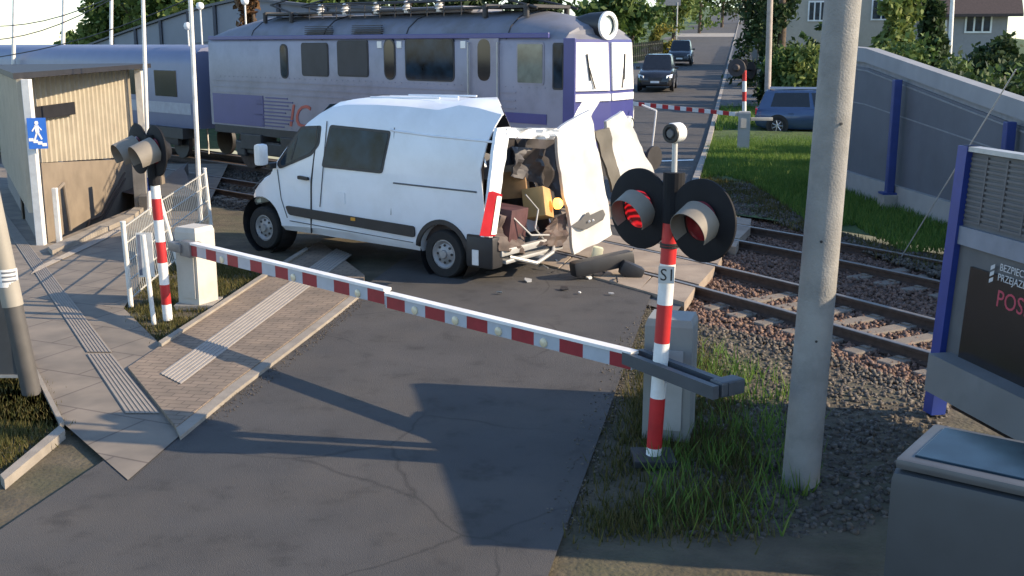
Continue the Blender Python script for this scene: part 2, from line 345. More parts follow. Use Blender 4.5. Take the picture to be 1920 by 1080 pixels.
# ------------------------------------------------------------ left pavement, kerbs, tactile strips
PAV = brickmat('paver_tiles', (0.215, 0.185, 0.15), (0.19, 0.165, 0.135), (0.12, 0.10, 0.085), 1, 0.8, 0.8, 0.012, R(24), 0.25)
BRK = brickmat('paver_bricks', (0.235, 0.185, 0.14), (0.20, 0.16, 0.12), (0.12, 0.095, 0.075), 1, 0.20, 0.10, 0.007, R(10), 0.4)
def tact(name, c):
    m = bpy.data.materials.new(name); m.use_nodes = True; nt = m.node_tree; b = nt.nodes['Principled BSDF']; b.inputs['Roughness'].default_value = 0.85
    tc = nt.nodes.new('ShaderNodeTexCoord'); nz = nt.nodes.new('ShaderNodeTexNoise'); nz.inputs['Scale'].default_value = 7
    nt.links.new(tc.outputs['Object'], nz.inputs['Vector']); rp = nt.nodes.new('ShaderNodeValToRGB')
    rp.color_ramp.elements[0].color = tuple(x * .8 for x in c) + (1,); rp.color_ramp.elements[1].color = tuple(x * 1.1 for x in c) + (1,)
    nt.links.new(nz.outputs['Fac'], rp.inputs['Fac']); nt.links.new(rp.outputs['Color'], b.inputs['Base Color']); return m
M_tact = tact('tactile_concrete', (0.33, 0.30, 0.265)); M_tact2 = tact('tactile_grey', (0.28, 0.245, 0.205))
ZP = 0.10
kerb_far = G(300, 643, ZP); 
pav_outer = [(-30, 4), (-5.2, 4.0), tuple(G(112, 800))[:2], tuple(G(300, 645, ZP))[:2], tuple(G(232, 578, ZP))[:2], tuple(G(290, 470, ZP))[:2], tuple(G(372, 400, ZP))[:2], tuple(G(352, 330, ZP))[:2], (-9.0, 36), (-30, 36)]
hp_ = [(p.x, p.y) for p in HOLE]
struct(flat_poly('paved_forecourt', [tuple(G(*q, .02))[:2] for q in ((26, 597), (118, 793), (240, 900), (420, 745), (300, 645), (232, 578), (300, 470), (378, 408))] + [(-6.6, 24.0), (-8.0, 31), (-20, 31), (-20, 12.3), (-5.6, 12.3)], [], 0.02, PAV))
cut_hole(bpy.data.objects['paved_forecourt'], [V((p.x, p.y, 0)) for p in HOLE])
def quadstrip(name, L, Rr, z, m, side=0.06):
    return struct(strip(name, [G(*p, z) for p in L], [G(*p, z) for p in Rr], z, m, None, side))
# sidewalk of small bricks beside the road, raised behind its kerb
sb = [(330, 640), (400, 592), (495, 527), (572, 474), (598, 457)]
sr = [(372, 762), (540, 640), (652, 556), (684, 530), (692, 522)]
quadstrip('sidewalk', [(240, 688), (305, 645), (400, 579), (480, 526), (572, 468), (600, 452)], [(330, 800), (430, 720), (540, 640), (620, 580), (678, 535), (684, 516)], 0.055, BRK, 0.08)
quadstrip('kerb', [(330, 802), (431, 722), (541, 642), (621, 582), (679, 537)], [(338, 818), (442, 732), (553, 648), (634, 586), (691, 540)], 0.048, M_kerb, 0.08)
quadstrip('kerb', [(297, 640), (400, 574), (480, 521), (574, 463)], [(303, 645), (403, 579), (483, 526), (578, 467)], 0.085, M_kerb, 0.12)
# ribbed tactile strips
def ribbed(name, a0, a1, b0, b1, n, z, m):
    """ribs running along from edge a to edge b"""
    P0, P1, Q0, Q1 = G(*a0, z), G(*a1, z), G(*b0, z), G(*b1, z)
    b = MB(); b.add([P0, P1, Q1, Q0], [(0, 1, 2, 3)])
    for i in range(n):
        f0 = (i + .25) / n; f1 = (i + .75) / n
        u0, u1 = P0.lerp(P1, f0), P0.lerp(P1, f1); w0, w1 = Q0.lerp(Q1, f0), Q0.lerp(Q1, f1)
        hgt = V((0, 0, 0.006)); b.add([u0 + hgt, u1 + hgt, w1 + hgt, w0 + hgt, u0, u1, w1, w0], [(0, 1, 2, 3), (0, 4, 5, 1), (1, 5, 6, 2), (2, 6, 7, 3), (3, 7, 4, 0)])
    return struct(b.build(name, m))
ribbed('tactile_strip', (300, 700), (340, 720), (630, 466), (660, 478), 7, 0.060, M_tact)
ribbed('tactile_strip', (-8, 400), (10, 400), (162, 660), (210, 660), 7, 0.027, M_tact2)
ribbed('tactile_strip', (162, 664), (210, 664), (235, 775), (300, 775), 7, 0.027, M_tact2)
ribbed('tactile_strip', (58, 514), (72, 500), (228, 434), (228, 424), 5, 0.031, M_tact)
quadstrip('kerb', [(20, 598), (60, 690), (112, 795)], [(26, 594), (66, 684), (120, 790)], 0.05, M_kerb, 0.08)
quadstrip('kerb', [(112, 797), (0, 890)], [(122, 806), (8, 900)], 0.05, M_kerb, 0.08)
quadstrip('kerb', [(90, 462), (236, 400), (300, 352)], [(98, 470), (246, 406), (312, 356)], 0.10, M_kerb, 0.12)

# ------------------------------------------------------------ railway: two curved tracks
dirR = V((math.sin(R(29.894)), -math.cos(R(29.894)), 0))   # towards the right of the picture
dirL = V((-math.sin(R(45)), math.cos(R(45)), 0))
Pf = G(1062, 406)
nL = V((math.sin(R(45)), math.cos(R(45)), 0)); nR = V((math.cos(R(29.894)), math.sin(R(29.894)), 0))
cL = Pf + nL * 1.0                                        # a point on the loco's centre line
SC = 3.3 / 3.96841; ZR = 0.035
dA, dB, dC, dD = [d * SC for d in (11.644, 13.149, 15.424, 16.929)]
def corner(dl, dr):
    """meeting point of left line (offset dl from loco centre line) and right line at offset dr"""
    p = cL + nL * dl; k = (dr - p.dot(nR)) / dirL.dot(nR); return p + dirL * k
def track_line(dl, dr, n=12, e=5.0, left=60, right=22):
    J = corner(dl, dr); pts = []
    a = J + dirR * e; c = J + dirL * e
    pts.append(J + dirR * right); 
    for i in range(n + 1):
        t = i / n; pts.append(a * (1 - t) ** 2 + J * 2 * t * (1 - t) + c * t * t)
    pts.append(J + dirL * left); return [p + V((0, 0, ZR)) for p in pts]
mid = (dC + dD) / 2
LINES = {k: track_line(d - mid, d) for k, d in dict(A=dA, B=dB, C=dC, D=dD).items()}
def offset_path(pts, o):
    out = []
    for i, p in enumerate(pts):
        d = (pts[min(i + 1, len(pts) - 1)] - pts[max(i - 1, 0)]).normalized(); out.append(p + V((d.y, -d.x, 0)) * o)
    return out
def sweep(b, pts, prof):
    n = len(prof); vs = []
    for i, p in enumerate(pts):
        d = (pts[min(i + 1, len(pts) - 1)] - pts[max(i - 1, 0)]).normalized(); nx = V((d.y, -d.x, 0))
        vs += [p + nx * a + V((0, 0, z)) for a, z in prof]
    fs = [(i * n + k, i * n + (k + 1) % n, (i + 1) * n + (k + 1) % n, (i + 1) * n + k) for i in range(len(pts) - 1) for k in range(n)]
    b.add(vs, fs)
# ballast bed under both tracks
flatz = lambda k: [V((p.x, p.y, 0)) for p in LINES[k]]
bl = offset_path(flatz('A'), 1.25); br_ = offset_path(flatz('D'), -1.25)
if (bl[0] - br_[0]).length < (LINES['A'][0] - LINES['D'][0]).length: bl = offset_path(flatz('A'), -1.25); br_ = offset_path(flatz('D'), 1.25)
struct(strip('ballast_bed', bl, br_, -0.135, M_ballast))
def clip36(pts):
    out = []
    for a, b in zip(pts, pts[1:]):
        out.append(a)
        if a.y < 36 <= b.y:
            out.append(a.lerp(b, (36 - a.y) / (b.y - a.y))); return out
    return out + [pts[-1]]
bl_c, br_c = clip36(bl), clip36(br_)
hp = [(p.x, p.y) for p in HOLE]
struct(flat_poly('ground', [(-60, -14), (bl_c[0].x, -14)] + [(p.x, p.y) for p in bl_c] + [(-60, 36)], [], -0.03, M_soil))
cut_hole(bpy.data.objects['ground'], [V((p.x, p.y, 0)) for p in HOLE])
struct(flat_poly('grass_bank', [(br_c[0].x, -14), (60, -14), (60, 36)] + [(p.x, p.y) for p in reversed(br_c)], [], -0.03, M_grassbase))
def resample(pts, step):
    out = []; acc = 0.0; nxt = 0.0
    for a, b in zip(pts, pts[1:]):
        L = (b - a).length; d = (b - a) / L
        while nxt <= acc + L: out.append((a + d * (nxt - acc), d)); nxt += step
        acc += L
    return out
def rail_track(k0, k1, label):
    root = thing('railway_track', label, 'railway track', LINES[k0][6], 'railway tracks over the crossing')
    for k in (k0, k1):
        b = MB(); b.cur = 0
        sweep(b, LINES[k], [(-.075, -.15), (.075, -.15), (.075, -.135), (.012, -.115), (.012, -.045), (.036, -.035), (.036, -.004), (-.036, -.004), (-.036, -.035), (-.012, -.045), (-.012, -.115), (-.075, -.135)])
        b.cur = 1; sweep(b, LINES[k], [(-.035, -.004), (.035, -.004), (.030, .003), (-.030, .003)])
        b.build('rail', [M_rust, M_railtop], root)
    midl = [(a + c) / 2 for a, c in zip(LINES[k0], LINES[k1])]
    first = None; cnt = 0
    for p, d in resample(midl, 0.5):
        s = (p - (LINES[k0][6] + LINES[k1][6]) / 2).dot(dirR)
        if s > 17 or s < -12: continue
        if -2.6 < s < 2.3: continue
        nx = V((d.y, -d.x, 0))
        if first is None:
            b = MB(); b.box((0, 0, -.17), (0.22, 2.05, 0.09), bev=0.02)
            for y in (-.75, -.5, .5, .75): b.box((0, y, -.12), (.11, .06, .03))
            first = b.build('sleeper', M_sleeper, root); o = first
        else:
            o = first.copy(); COL.objects.link(o); o.parent = root
        o.location = p - ROOT[root.name]; o.rotation_euler = (0, 0, math.atan2(d.y, d.x))
        cnt += 1
        if cnt > 95: break
    if first: 
        for q in first.data.vertices: q.co = q.co + ROOT[root.name]
    return root
rail_track('A', 'B', 'nearer railway track of brown rails on concrete sleepers, running right under the damaged van')
rail_track('C', 'D', 'farther railway track with the locomotive standing on it, next to the grass bank')
# crossing deck of concrete panels between and beside the rails
def deck():
    b = MB(); E0 = G(1267, 587); s00 = (E0 - BASE).dot(dirR); o00 = E0.dot(nR) - dA
    dense = {k: resample(LINES[k], 0.04) for k in 'ABCD'}
    svals = {k: np.array([(p - BASE).dot(dirR) for p, d in dense[k]]) for k in 'ABCD'}
    OFF = dict(A=0, B=dB - dA, C=dC - dA, D=dD - dA)
    def P(k, s, off):
        sk = s - .80 * (OFF[k] + off - o00)
        p, d = dense[k][int(np.argmin(abs(svals[k] - sk)))]; nx = V((d.y, -d.x, 0)); nx = nx if nx.dot(nR) > 0 else -nx
        return p + nx * off
    def row(ka, kb, oa, ob, n, step, zt):
        for i in range(n):
            e = s00 - i * step; s = e - step; g = .012
            q = [P(ka, s + g, oa), P(ka, e - g, oa), P(kb, e - g, ob), P(kb, s + g, ob)]
            b.prism([V((p.x, p.y, ZR + zt + random.uniform(-.004, .004))) for p in q], (0, 0, -.14))
    row('A', 'A', -.80, -.09, 9, 0.92, .004)
    row('A', 'B', .09, -.09, 10, 0.92, .006)
    row('B', 'B', .09, .55, 10, 0.92, .004)
    row('C', 'C', -.55, -.09, 12, 0.92, .004)
    row('C', 'D', .09, -.09, 12, 0.92, .006)
    row('D', 'D', .09, .70, 12, 0.92, .004)
    return struct(b.build('crossing_deck', M_slab))
BASE = G(1230, 560)
deck()
struct(strip('crossing_infill', [G(840, 470), G(1060, 521), G(1267, 585)], [G(1120, 330), G(1240, 350), G(1395, 420)], -0.02, M_asphalt_old))

# ------------------------------------------------------------ locomotive (local: x back along the train, y towards the viewer's side, z up)
LO = V((cL.x, cL.y, 0)); LX_ = dirL; LY_ = V((-nL.x, -nL.y, 0))
LM = frame(LO, LX_, LY_)
HW = 1.0
def loco_prof(x, L):
    """ring of (y, z) for station x"""
    k = min(x, L - x)                                   # distance from the nearer end
    rt = 4.0 if k > 1.6 else 3.62 + 0.38 * (k / 1.6) ** 0.6
    e = 3.40
    half = [(HW, 1.15), (HW, 1.9), (HW, 2.35), (HW, e - .06), (HW - .03, e), (HW - .16, e + (rt - e) * .42), (HW - .42, e + (rt - e) * .75), (HW - .8, e + (rt - e) * .95), (0, rt)]
    return half + [(-y, z) for y, z in reversed(half[:-1])]
loco = thing('locomotive', 'grey and blue electric locomotive striking the van, white sunlit cab windscreen at its nose', 'locomotive', LO)
LL = 13.3; PROW = 0.24
def nosex(y, z):
    return -PROW * (1 - min(1, abs(y) / HW)) + max(0, (z - 2.2)) * 0.06
b = MB(); st = [0, 0.12, 0.5, 1.0, 1.7, 3, 5, 7, 9, 11, 11.7, 12.3, 12.8, 13.18, LL]; vs = []; nr = 17
ysub = []
for x in st:
    for y, z in loco_prof(x, LL):
        xx = x
        if x == 0: xx = nosex(y, z) + (0.10 if z > 3.41 else 0)
        if x == LL: xx = LL - nosex(y, z) * .5
        vs.append((xx, y, z))
b.add(vs, [(i * nr + k, i * nr + k + 1, (i + 1) * nr + k + 1, (i + 1) * nr + k) for i in range(len(st) - 1) for k in range(nr - 1)])
# noses: strips across the width so that the prow has a real crease
for idx, x in ((0, 0), (len(st) - 1, LL)):
    ring = [vs[idx * nr + k] for k in range(nr)]
    b2 = []
    for k in range(8):
        z0 = ring[k][2]; z1 = ring[k + 1][2]
        def cen(z): return ((nosex(0, z) + (0.10 if z > 3.41 else 0)) if idx == 0 else LL - nosex(0, z) * .5, 0, z)
        m0, m1 = cen(z0), cen(z1)
        b.add([ring[k], ring[k + 1], m1, m0], [(0, 1, 2, 3)]); q = [ring[nr - 1 - k], ring[nr - 2 - k], m1, m0]; b.add(q, [(0, 1, 2, 3)])
b.add([(st[0], HW, 1.15), (LL, HW, 1.15), (LL, -HW, 1.15), (0, -HW, 1.15)], [(0, 1, 2, 3)])
nose_f0 = 0
# materials by place: sides grey, nose blue, band and skirt blue
body = b.build('body', [M_locogrey, M_locoblue, M_locoroof], loco, 35, LM)
inv = LM.inverted()
for p in body.data.polygons:
    c = inv @ (p.center + ROOT[loco.name]); i = 0
    if c.z > 3.42: i = 2
    elif c.x < 0.0: i = 1
    p.material_index = i
def lbox(name, c, size, m, parent=loco, bev=0.0, sm=None):
    q = MB(); q.box(c, size, bev=bev); return q.build(name, m, parent, sm, LM)
sd_y = HW
def side_win(x0, x1, z0, z1, rr, name='window', fm=M_darksteel, gm=M_glass, frame_w=.035):
    def rrect(x0, x1, z0, z1, r, y):
        pts = []
        for cx, cz, a in ((x1 - r, z1 - r, 0), (x0 + r, z1 - r, 90), (x0 + r, z0 + r, 180), (x1 - r, z0 + r, 270)):
            for i in range(5):
                t = R(a + 22.5 * i); pts.append(V((cx + r * math.cos(t), y, cz + r * math.sin(t))))
        return pts
    q = MB(); q.prism(rrect(x0 - frame_w, x1 + frame_w, z0 - frame_w, z1 + frame_w, rr + frame_w * .7, sd_y - .02), (0, .034, 0)); f = q.build(name, fm, loco, None, LM)
    q = MB(); q.prism(rrect(x0, x1, z0, z1, rr, sd_y - .02), (0, .040, 0)); q.build('pane', gm, f, None, LM)
    return f
M_locoglass = mat('loco_glass', (0.022, 0.024, 0.030), 0.12, var=0.3, scale=1.0, spec=0.4)
M_vent = mat('vent_dark', (0.020, 0.021, 0.026), 0.6, var=0.3, scale=2)
side_win(9.47, 9.74, 2.50, 3.28, .12); side_win(7.75, 8.80, 2.58, 3.31, .06, gm=M_vent); side_win(6.20, 7.32, 2.60, 3.36, .06, gm=M_vent)
side_win(5.22, 5.56, 2.56, 3.40, .16, gm=M_locoglass); side_win(3.26, 4.81, 2.56, 3.41, .10)
side_win(2.12, 2.50, 2.57, 3.41, .16, gm=M_locoglass)
cw_ = side_win(0.66, 1.34, 2.56, 3.31, .03, name='cab_side_window', fm=M_locogrey, gm=mat('cab_glass', (0.13, 0.15, 0.13), 0.12, var=0.5, scale=2.5)); cw_['label'] = 'cab side window with a grey frame'
side_win(0.14, 0.36, 2.48, 3.30, .03, name='cab_side_window', fm=M_darksteel)
# door lines and handrails
d = MB(); d.box((2.31, HW + .004, 2.35), (.86, .03, 2.25)); dr = d.build('cab_door', M_locogrey, loco, None, LM)
d = MB()
for x in (1.87, 2.74): d.cyl((x, HW + .07, 1.5), (x, HW + .07, 3.35), .018, n=8)
for x in (1.87, 2.74):
    for z in (1.52, 3.33): d.cyl((x, HW, z), (x, HW + .07, z), .012, n=6)
d.build('handrail', M_steel, dr, None, LM)
# blue cornice band, waist mouldings, blue skirt patches
lbox('roof_band', (LL / 2 + .2, HW + .006, 3.475), (LL - .6, .05, .10), M_locoblue, bev=.012)
for z in (2.36, 2.20, 2.05): lbox('moulding', (LL / 2 + .6, HW + .006, z), (LL - 1.6, .018, .022), M_locogrey)
lbox('skirt_stripe', (1.3, HW + .008, 1.86), (1.5, .02, .20), M_locoblue)
lbox('corner_panel', (-.03, HW - .01, 2.30), (.30, .045, 2.24), M_locoblue, bev=.012)
# slanted speed stripes of blue fading towards the middle of the side
q = MB(); q.box((11.9, HW + .008, 1.60), (2.5, .02, .80))
for i in range(9): q.box((10.55 - .10 * (i % 3) - .32, HW + .008, 1.24 + .09 * i), (1.0 + .22 * (i % 4), .02, .035))
q.build('speed_stripes', M_locoblue, loco, None, LM)
# red slanted lettering on the side
vsT, fsT = textmesh('IC', 0.95, ext=0.006)
q = MB(); q.add([V((9.55 - p.x - .28 * p.y, HW + .008 + p.z, 1.28 + p.y * 0.85)) for p in vsT], fsT); q.build('lettering', M_locored, loco, None, LM)
# skirt beam and underframe
lbox('frame_beam', (LL / 2, HW - .12, 1.06), (LL - .4, .30, .20), M_darksteel)
q = MB()
for i in range(6): q.box((1.7 + 1.9 * i, .85, .78), (1.0, .5, .42), bev=.03)
q.build('battery_box', M_darksteel, loco, None, LM)
for bx in (2.9, 10.3):
    q = MB(); q.box((bx, .95, .62), (3.6, .14, .34), bev=.04); q.box((bx, -.95, .62), (3.6, .14, .34), bev=.04); q.box((bx, 0, .66), (.6, 2.0, .3))
    for o in (-1.45, 1.45):
        for y in (1.0, -1.0): q.box((bx + o, y, .58), (.42, .16, .42), bev=.05)
    bo = q.build('bogie', M_darksteel, loco, None, LM)
    for o in (-1.45, 1.45):
        q = MB()
        for y in (.72, -.72):
            q.cyl((bx + o, y - .06, .60), (bx + o, y + .06, .60), .58, n=28); q.cyl((bx + o, y - .09, .60), (bx + o, y - .06, .60), .62, n=28)
        q.cyl((bx + o, -.7, .6), (bx + o, .7, .6), .09, n=10); q.build('wheelset', M_rust, bo, 30, LM)
# front face: windscreens with painted white glare, bright frame, lamps, buffers
def face(y, z, out=0.0):
    nrm = V((-1, (1 if y > 0 else -1) * PROW / HW * 1.0, 0)).normalized()
    return V((nosex(y, z), y, z)) + nrm * out
def facepoly(pts, out, thick):
    f = [face(y, z, out) for y, z in pts]; sgn = 1 if sum(p[0] for p in pts) > 0 else -1
    n_ = V((-1, sgn * PROW / HW, 0)).normalized(); return [p for p in f], n_ * thick
M_glare = mat('windscreen_glare', (0.80, 0.78, 0.74), 0.5, var=0.04, scale=4)  # near-white pane colour imitates sun and sky glare on the glass
M_bright = mat('bright_trim', (0.70, 0.70, 0.68), 0.35, var=0.08, scale=5)
for s in (1, -1):
    P4, T = facepoly([(s * .04, 2.42), (s * .96, 2.42), (s * .93, 3.34), (s * .05, 3.34)], .0, .035)
    q = MB(); q.prism(P4, T); f = q.build('windscreen', M_bright, loco, None, LM)
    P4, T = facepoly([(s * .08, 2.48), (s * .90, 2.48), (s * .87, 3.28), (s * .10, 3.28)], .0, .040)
    q = MB(); q.prism(P4, T); q.build('pane', M_glare, f, None, LM)
    q = MB(); a = face(s * .40, 2.46, .06); c = face(s * .52, 2.86, .06); q.cyl(a, c, .012, n=6); q.cyl(face(s * .50, 2.62, .055), face(s * .56, 3.12, .055), .016, n=6); q.build('wiper', M_black, f, None, LM)
    P4, T = facepoly([(s * .02, 2.22), (s * .95, 2.22), (s * .97, 2.36), (s * .02, 2.36)], .0, .03)
    q = MB(); q.prism(P4, T); q.build('sill', M_bright, f, None, LM)
    q = MB(); c = face(s * .68, 1.72, 0); q.lathe(c, (-1, s * .3, 0), [(0, .17), (.10, .17), (.13, .14)], 20); hb = q.build('marker_lamp', M_bright, loco, 40, LM)
    q = MB(); q.lathe(c, (-1, s * .3, 0), [(.115, .0), (.118, .12)], 20); q.build('lens', M_lens, hb, None, LM)
    q = MB(); q.cyl((.0, s * .76, 1.08), (-.72, s * .76, 1.08), .11, n=14); q.cyl((-.72, s * .76, 1.08), (-.78, s * .76, 1.08), .24, n=20); q.build('buffer', M_darksteel, loco, 40, LM)
lbox('buffer_beam', (-.16, 0, 1.02), (.30, 1.9, .42), M_darksteel, bev=.03)
q = MB(); q.tube([LM.inverted() @ LM @ V((-.55, -.95, 1.2)), V((-.6, -1.0, 2.0)), V((-.25, -.98, 2.1))], .018); q.build('front_handrail', M_bright, loco, None, LM)
# big headlight on the roof edge
q = MB(); q.lathe((.50, .02, 3.66), (-1, 0, 0), [(-.5, .05), (-.2, .17), (.2, .25), (.62, .27), (.64, .25)], 28); hd = q.build('headlight', M_black, loco, 45, LM)
q = MB(); q.lathe((.50, .02, 3.66), (-1, 0, 0), [(.63, .275), (.68, .27), (.68, .20), (.64, .19)], 28); q.build('lamp_ring', M_bright, hd, 45, LM)
q = MB(); q.lathe((.50, .02, 3.66), (-1, 0, 0), [(.60, .20), (.62, .1), (.63, .0)], 28); q.build('lens', M_lens, hd, 45, LM)
# roof gear
lbox('walkway', (6.6, .35, 4.06), (8.6, .5, .04), M_darksteel); lbox('roof_hatch', (5.2, -.2, 4.05), (3.2, 1.2, .14), M_locoroof, bev=.04)
for x in (4.2, 5.3, 6.4, 7.6, 8.6):
    q = MB(); q.lathe((x, .55, 4.0), (0, 0, 1), [(0, .07), (.05, .07), (.06, .11), (.11, .05), (.13, .11), (.18, .05), (.20, .10), (.26, .04)], 14)
    q.build('insulator', mat('porcelain', (0.62, 0.60, 0.56), 0.25, var=0.1), loco, 40, LM)
q = MB(); q.tube([V((3.0, .55, 4.22)), V((9.0, .55, 4.27))], .022); q.tube([V((3.0, -.4, 4.3)), V((9.0, -.4, 4.3))], .022)
for x in np.arange(3.2, 9, .55): q.cyl((x, .82, 3.9), (x, .82, 4.2), .012, n=6)
q.tube([V((3.0, .82, 4.2)), V((9.0, .82, 4.2))], .015); q.build('roof_busbar', M_darksteel, loco, None, LM)
for px_, up in ((2.1, 0), (10.4, 0)):
    q = MB()
    for y in (-.6, .6):
        q.tube([V((px_ - .9, y, 4.02)), V((px_ + .5, y * .8, 4.30)), V((px_ - .6, y * .9, 4.45))], .025)
        q.cyl((px_ - .6, y, 3.85), (px_ - .6, y, 4.1), .06, n=10); q.cyl((px_ + .6, y, 3.85), (px_ + .6, y, 4.1), .06, n=10)
    q.cyl((px_ - .6, -.75, 4.46), (px_ - .6, .75, 4.46), .03, n=8); q.cyl((px_ + .6, -.6, 4.08), (px_ + .6, .6, 4.08), .05, n=8); q.box((px_, 0, 4.06), (1.5, 1.1, .06))
    q.build('pantograph', M_darksteel, loco, None, LM)

# coach coupled behind
CX = LL + 0.9
coach = thing('passenger_coach', 'blue grey passenger coach coupled behind the locomotive at the left', 'railway coach', LM @ V((CX, 0, 0)))
q = MB(); vs = []; stc = [CX, CX + 18]
def cprof(): 
    half = [(.97, .95), (1.0, 1.1), (1.0, 2.75), (.92, 3.0), (.68, 3.20), (0, 3.30)]
    return half + [(-y, z) for y, z in reversed(half[:-1])]
for x in stc: vs += [(x, y, z) for y, z in cprof()]
n_ = 11; q.add(vs, [(k, k + 1, n_ + k + 1, n_ + k) for k in range(n_ - 1)] + [tuple(range(n_)), tuple(range(n_, 2 * n_))])
q.build('body', mat('coach_blue', (0.13, 0.15, 0.24), 0.45, var=0.06, scale=2), coach, 35, LM)
for i in range(8):
    q = MB(); q.box((CX + 1.6 + 2.1 * i, 1.0, 2.2), (1.3, .03, .75), bev=.012); q.build('window', M_locoglass, coach, None, LM)
q = MB(); q.box((CX + 9, 1.005, 1.50), (17.6, .02, .32)); q.build('stripe', mat('coach_stripe', (0.30, 0.31, 0.36), 0.5), coach, None, LM)
q = MB(); q.box((CX + 9, .9, .8), (17, .5, .3)); q.build('underframe', M_darksteel, coach, None, LM)
for bx in (2.5, 15.5):
    q = MB(); q.box((CX + bx, .98, .58), (3.0, .14, .3), bev=.03)
    for o in (-1.2, 1.2):
        for y in (.72, -.72): q.cyl((CX + bx + o, y - .06, .5), (CX + bx + o, y + .06, .5), .46, n=24)
    q.build('bogie', M_darksteel, coach, 40, LM)

# ------------------------------------------------------------ wrecked van (local: x to the nose, y towards the viewer, z up, origin below the rear wheel on the centre line)
rw = G(830, 522); vx = V((-.819, .574, 0)); vy = V((-.574, -.819, 0)); VO = rw - vy * 1.0; VM = frame(VO, vx, vy)
van = thing('white_van', 'white high-roof panel van with its back torn open by the locomotive', 'van', VO)
HT = [(0.30, .95), (0.5, 1.0), (1.35, 1.0), (2.2, .915), (2.45, .87), (2.7, .83)]
def hwz(z):
    return float(np.interp(z, [a for a, c in HT], [c for a, c in HT]))
SV = [(-.93, .34, 2.46, 1), (-.50, .34, 2.52, 1), (-.2, .34, 2.52, 1), (0.2, .34, 2.50, 1), (.8, .35, 2.50, 1), (1.4, .36, 2.50, 1), (1.95, .37, 2.49, .995), (2.25, .37, 2.44, .99), (2.5, .38, 2.33, .985), (2.75, .38, 2.18, .98), (3.0, .38, 1.97, .975), (3.25, .38, 1.72, .97), (3.45, .38, 1.50, .965), (3.58, .36, 1.30, .955), (3.75, .32, 1.22, .94), (3.95, .28, 1.08, .90), (4.08, .26, .96, .84), (4.15, .28, .82, .74)]
FR = [0, .06, .2, .4, .6, .78, .9, .965, 1.0]
q = MB(); vs = []; nrv = 2 * len(FR) + 1
for i, (x, zb, zt, sc) in enumerate(SV):
    ring = []
    for f in FR:
        z = zb + (zt - zb) * f; y = hwz(z) * sc
        if f == FR[0]: y -= .05
        if f == .965: y -= .05
        if f == 1.0: y -= .22
        zz = z
        if f >= .9 and x < 1.6:                                     # buckled roof edge towards the torn end
            k = (1.6 - x) / 2.5; zz += k * (.05 * math.sin(9 * x + 2) + .03 * math.sin(23 * x)); y += -.03 * k * (1 + math.sin(11 * x))
        ring.append((x, y, zz))
    c = [(x, 0, zt + .03)]
    mir = [(x, -y, z) for x, y, z in reversed(ring)]
    if i == 0:                                                          # torn rear edge: gap behind the side, far side ripped away
        ring = [(float(np.interp(z, [.3, 1.3, 1.46, 1.83, 2.2, 2.5], [-.80, -.74, -.64, -.70, -.84, -.95])), y, z) for x_, y, z in ring]
        mir = [(-.62 + .10 * math.sin(5 * z), y, z) for x_, y, z in mir]; c = [(-.86, 0, zt - .02)]
    vs += ring + c + mir
q.add(vs, [(i * nrv + k, i * nrv + (k + 1) % nrv, (i + 1) * nrv + (k + 1) % nrv, (i + 1) * nrv + k) for i in range(len(SV) - 1) for k in range(nrv)])
k = len(SV) - 1; q.add([vs[k * nrv + j] for j in range(nrv)], [tuple(range(nrv))]); q.add([vs[j] for j in range(nrv)], [tuple(range(nrv))])
body = q.build('body', M_vanwhite, van, None, VM)
bm = bmesh.new(); bm.from_mesh(body.data); bmesh.ops.remove_doubles(bm, verts=bm.verts, dist=1e-4); bmesh.ops.recalc_face_normals(bm, faces=bm.faces); bm.to_mesh(body.data); bm.free()
cuts = []
for x, z, r in ((0.0, .36, .44), (3.79, .42, .46)):
    for sgn in (1, -1):
        cut = MB(); cut.cyl((x, sgn * .60, z), (x, sgn * 1.3, z), r, n=40); c_ = cut.build('cutter', M_black, van, None, VM); cuts.append(c_)
        bo = body.modifiers.new('b', 'BOOLEAN'); bo.operation = 'DIFFERENCE'; bo.object = c_; bo.solver = 'EXACT'
bake(body)
for c_ in cuts: bpy.data.objects.remove(c_)
bm = bmesh.new(); bm.from_mesh(body.data); VI = VM.inverted(); o_ = ROOT[van.name]
bmesh.ops.delete(bm, geom=[f for f in bm.faces if len(f.verts) > 12 and (VI @ (f.calc_center_median() + o_)).x < -.3 and abs((VI.to_3x3() @ f.normal).x) > .4], context='FACES_ONLY')
bm.to_mesh(body.data); bm.free()
def tear(o):
    """shear the far rear top corner off along a slanted plane"""
    bm = bmesh.new(); bm.from_mesh(o.data); a, c, d = (VM @ V(p) - o_ for p in ((-.93, .88, 2.52), (.35, -.85, 2.52), (-.62, -1.0, .5)))
    n = (c - a).cross(d - a).normalized(); n = n if n.dot(VM.to_3x3() @ V((-1, 0, 0))) > 0 else -n
    bmesh.ops.bisect_plane(bm, geom=bm.verts[:] + bm.edges[:] + bm.faces[:], plane_co=a, plane_no=n, clear_outer=True); bm.to_mesh(o.data); bm.free()
tear(body)
sub = body.modifiers.new('s', 'SOLIDIFY'); sub.thickness = .025; sub.offset = -1; bake(body)
body.data.materials.clear(); body.data.materials.append(M_vanwhite)
body.data.polygons.foreach_set('use_smooth', [True] * len(body.data.polygons)); body.data.set_sharp_from_angle(angle=R(32))
def vside(name, pts, m, out=.006, thick=.02, parent=van, sc=1.0):
    """a plate lying on the near side of the van; pts are (x, z)"""
    P_ = [V((x, hwz(z) * sc + out - thick, z)) for x, z in pts]
    q = MB(); q.prism(P_, (0, thick, 0)); return q.build(name, m, parent, None, VM)
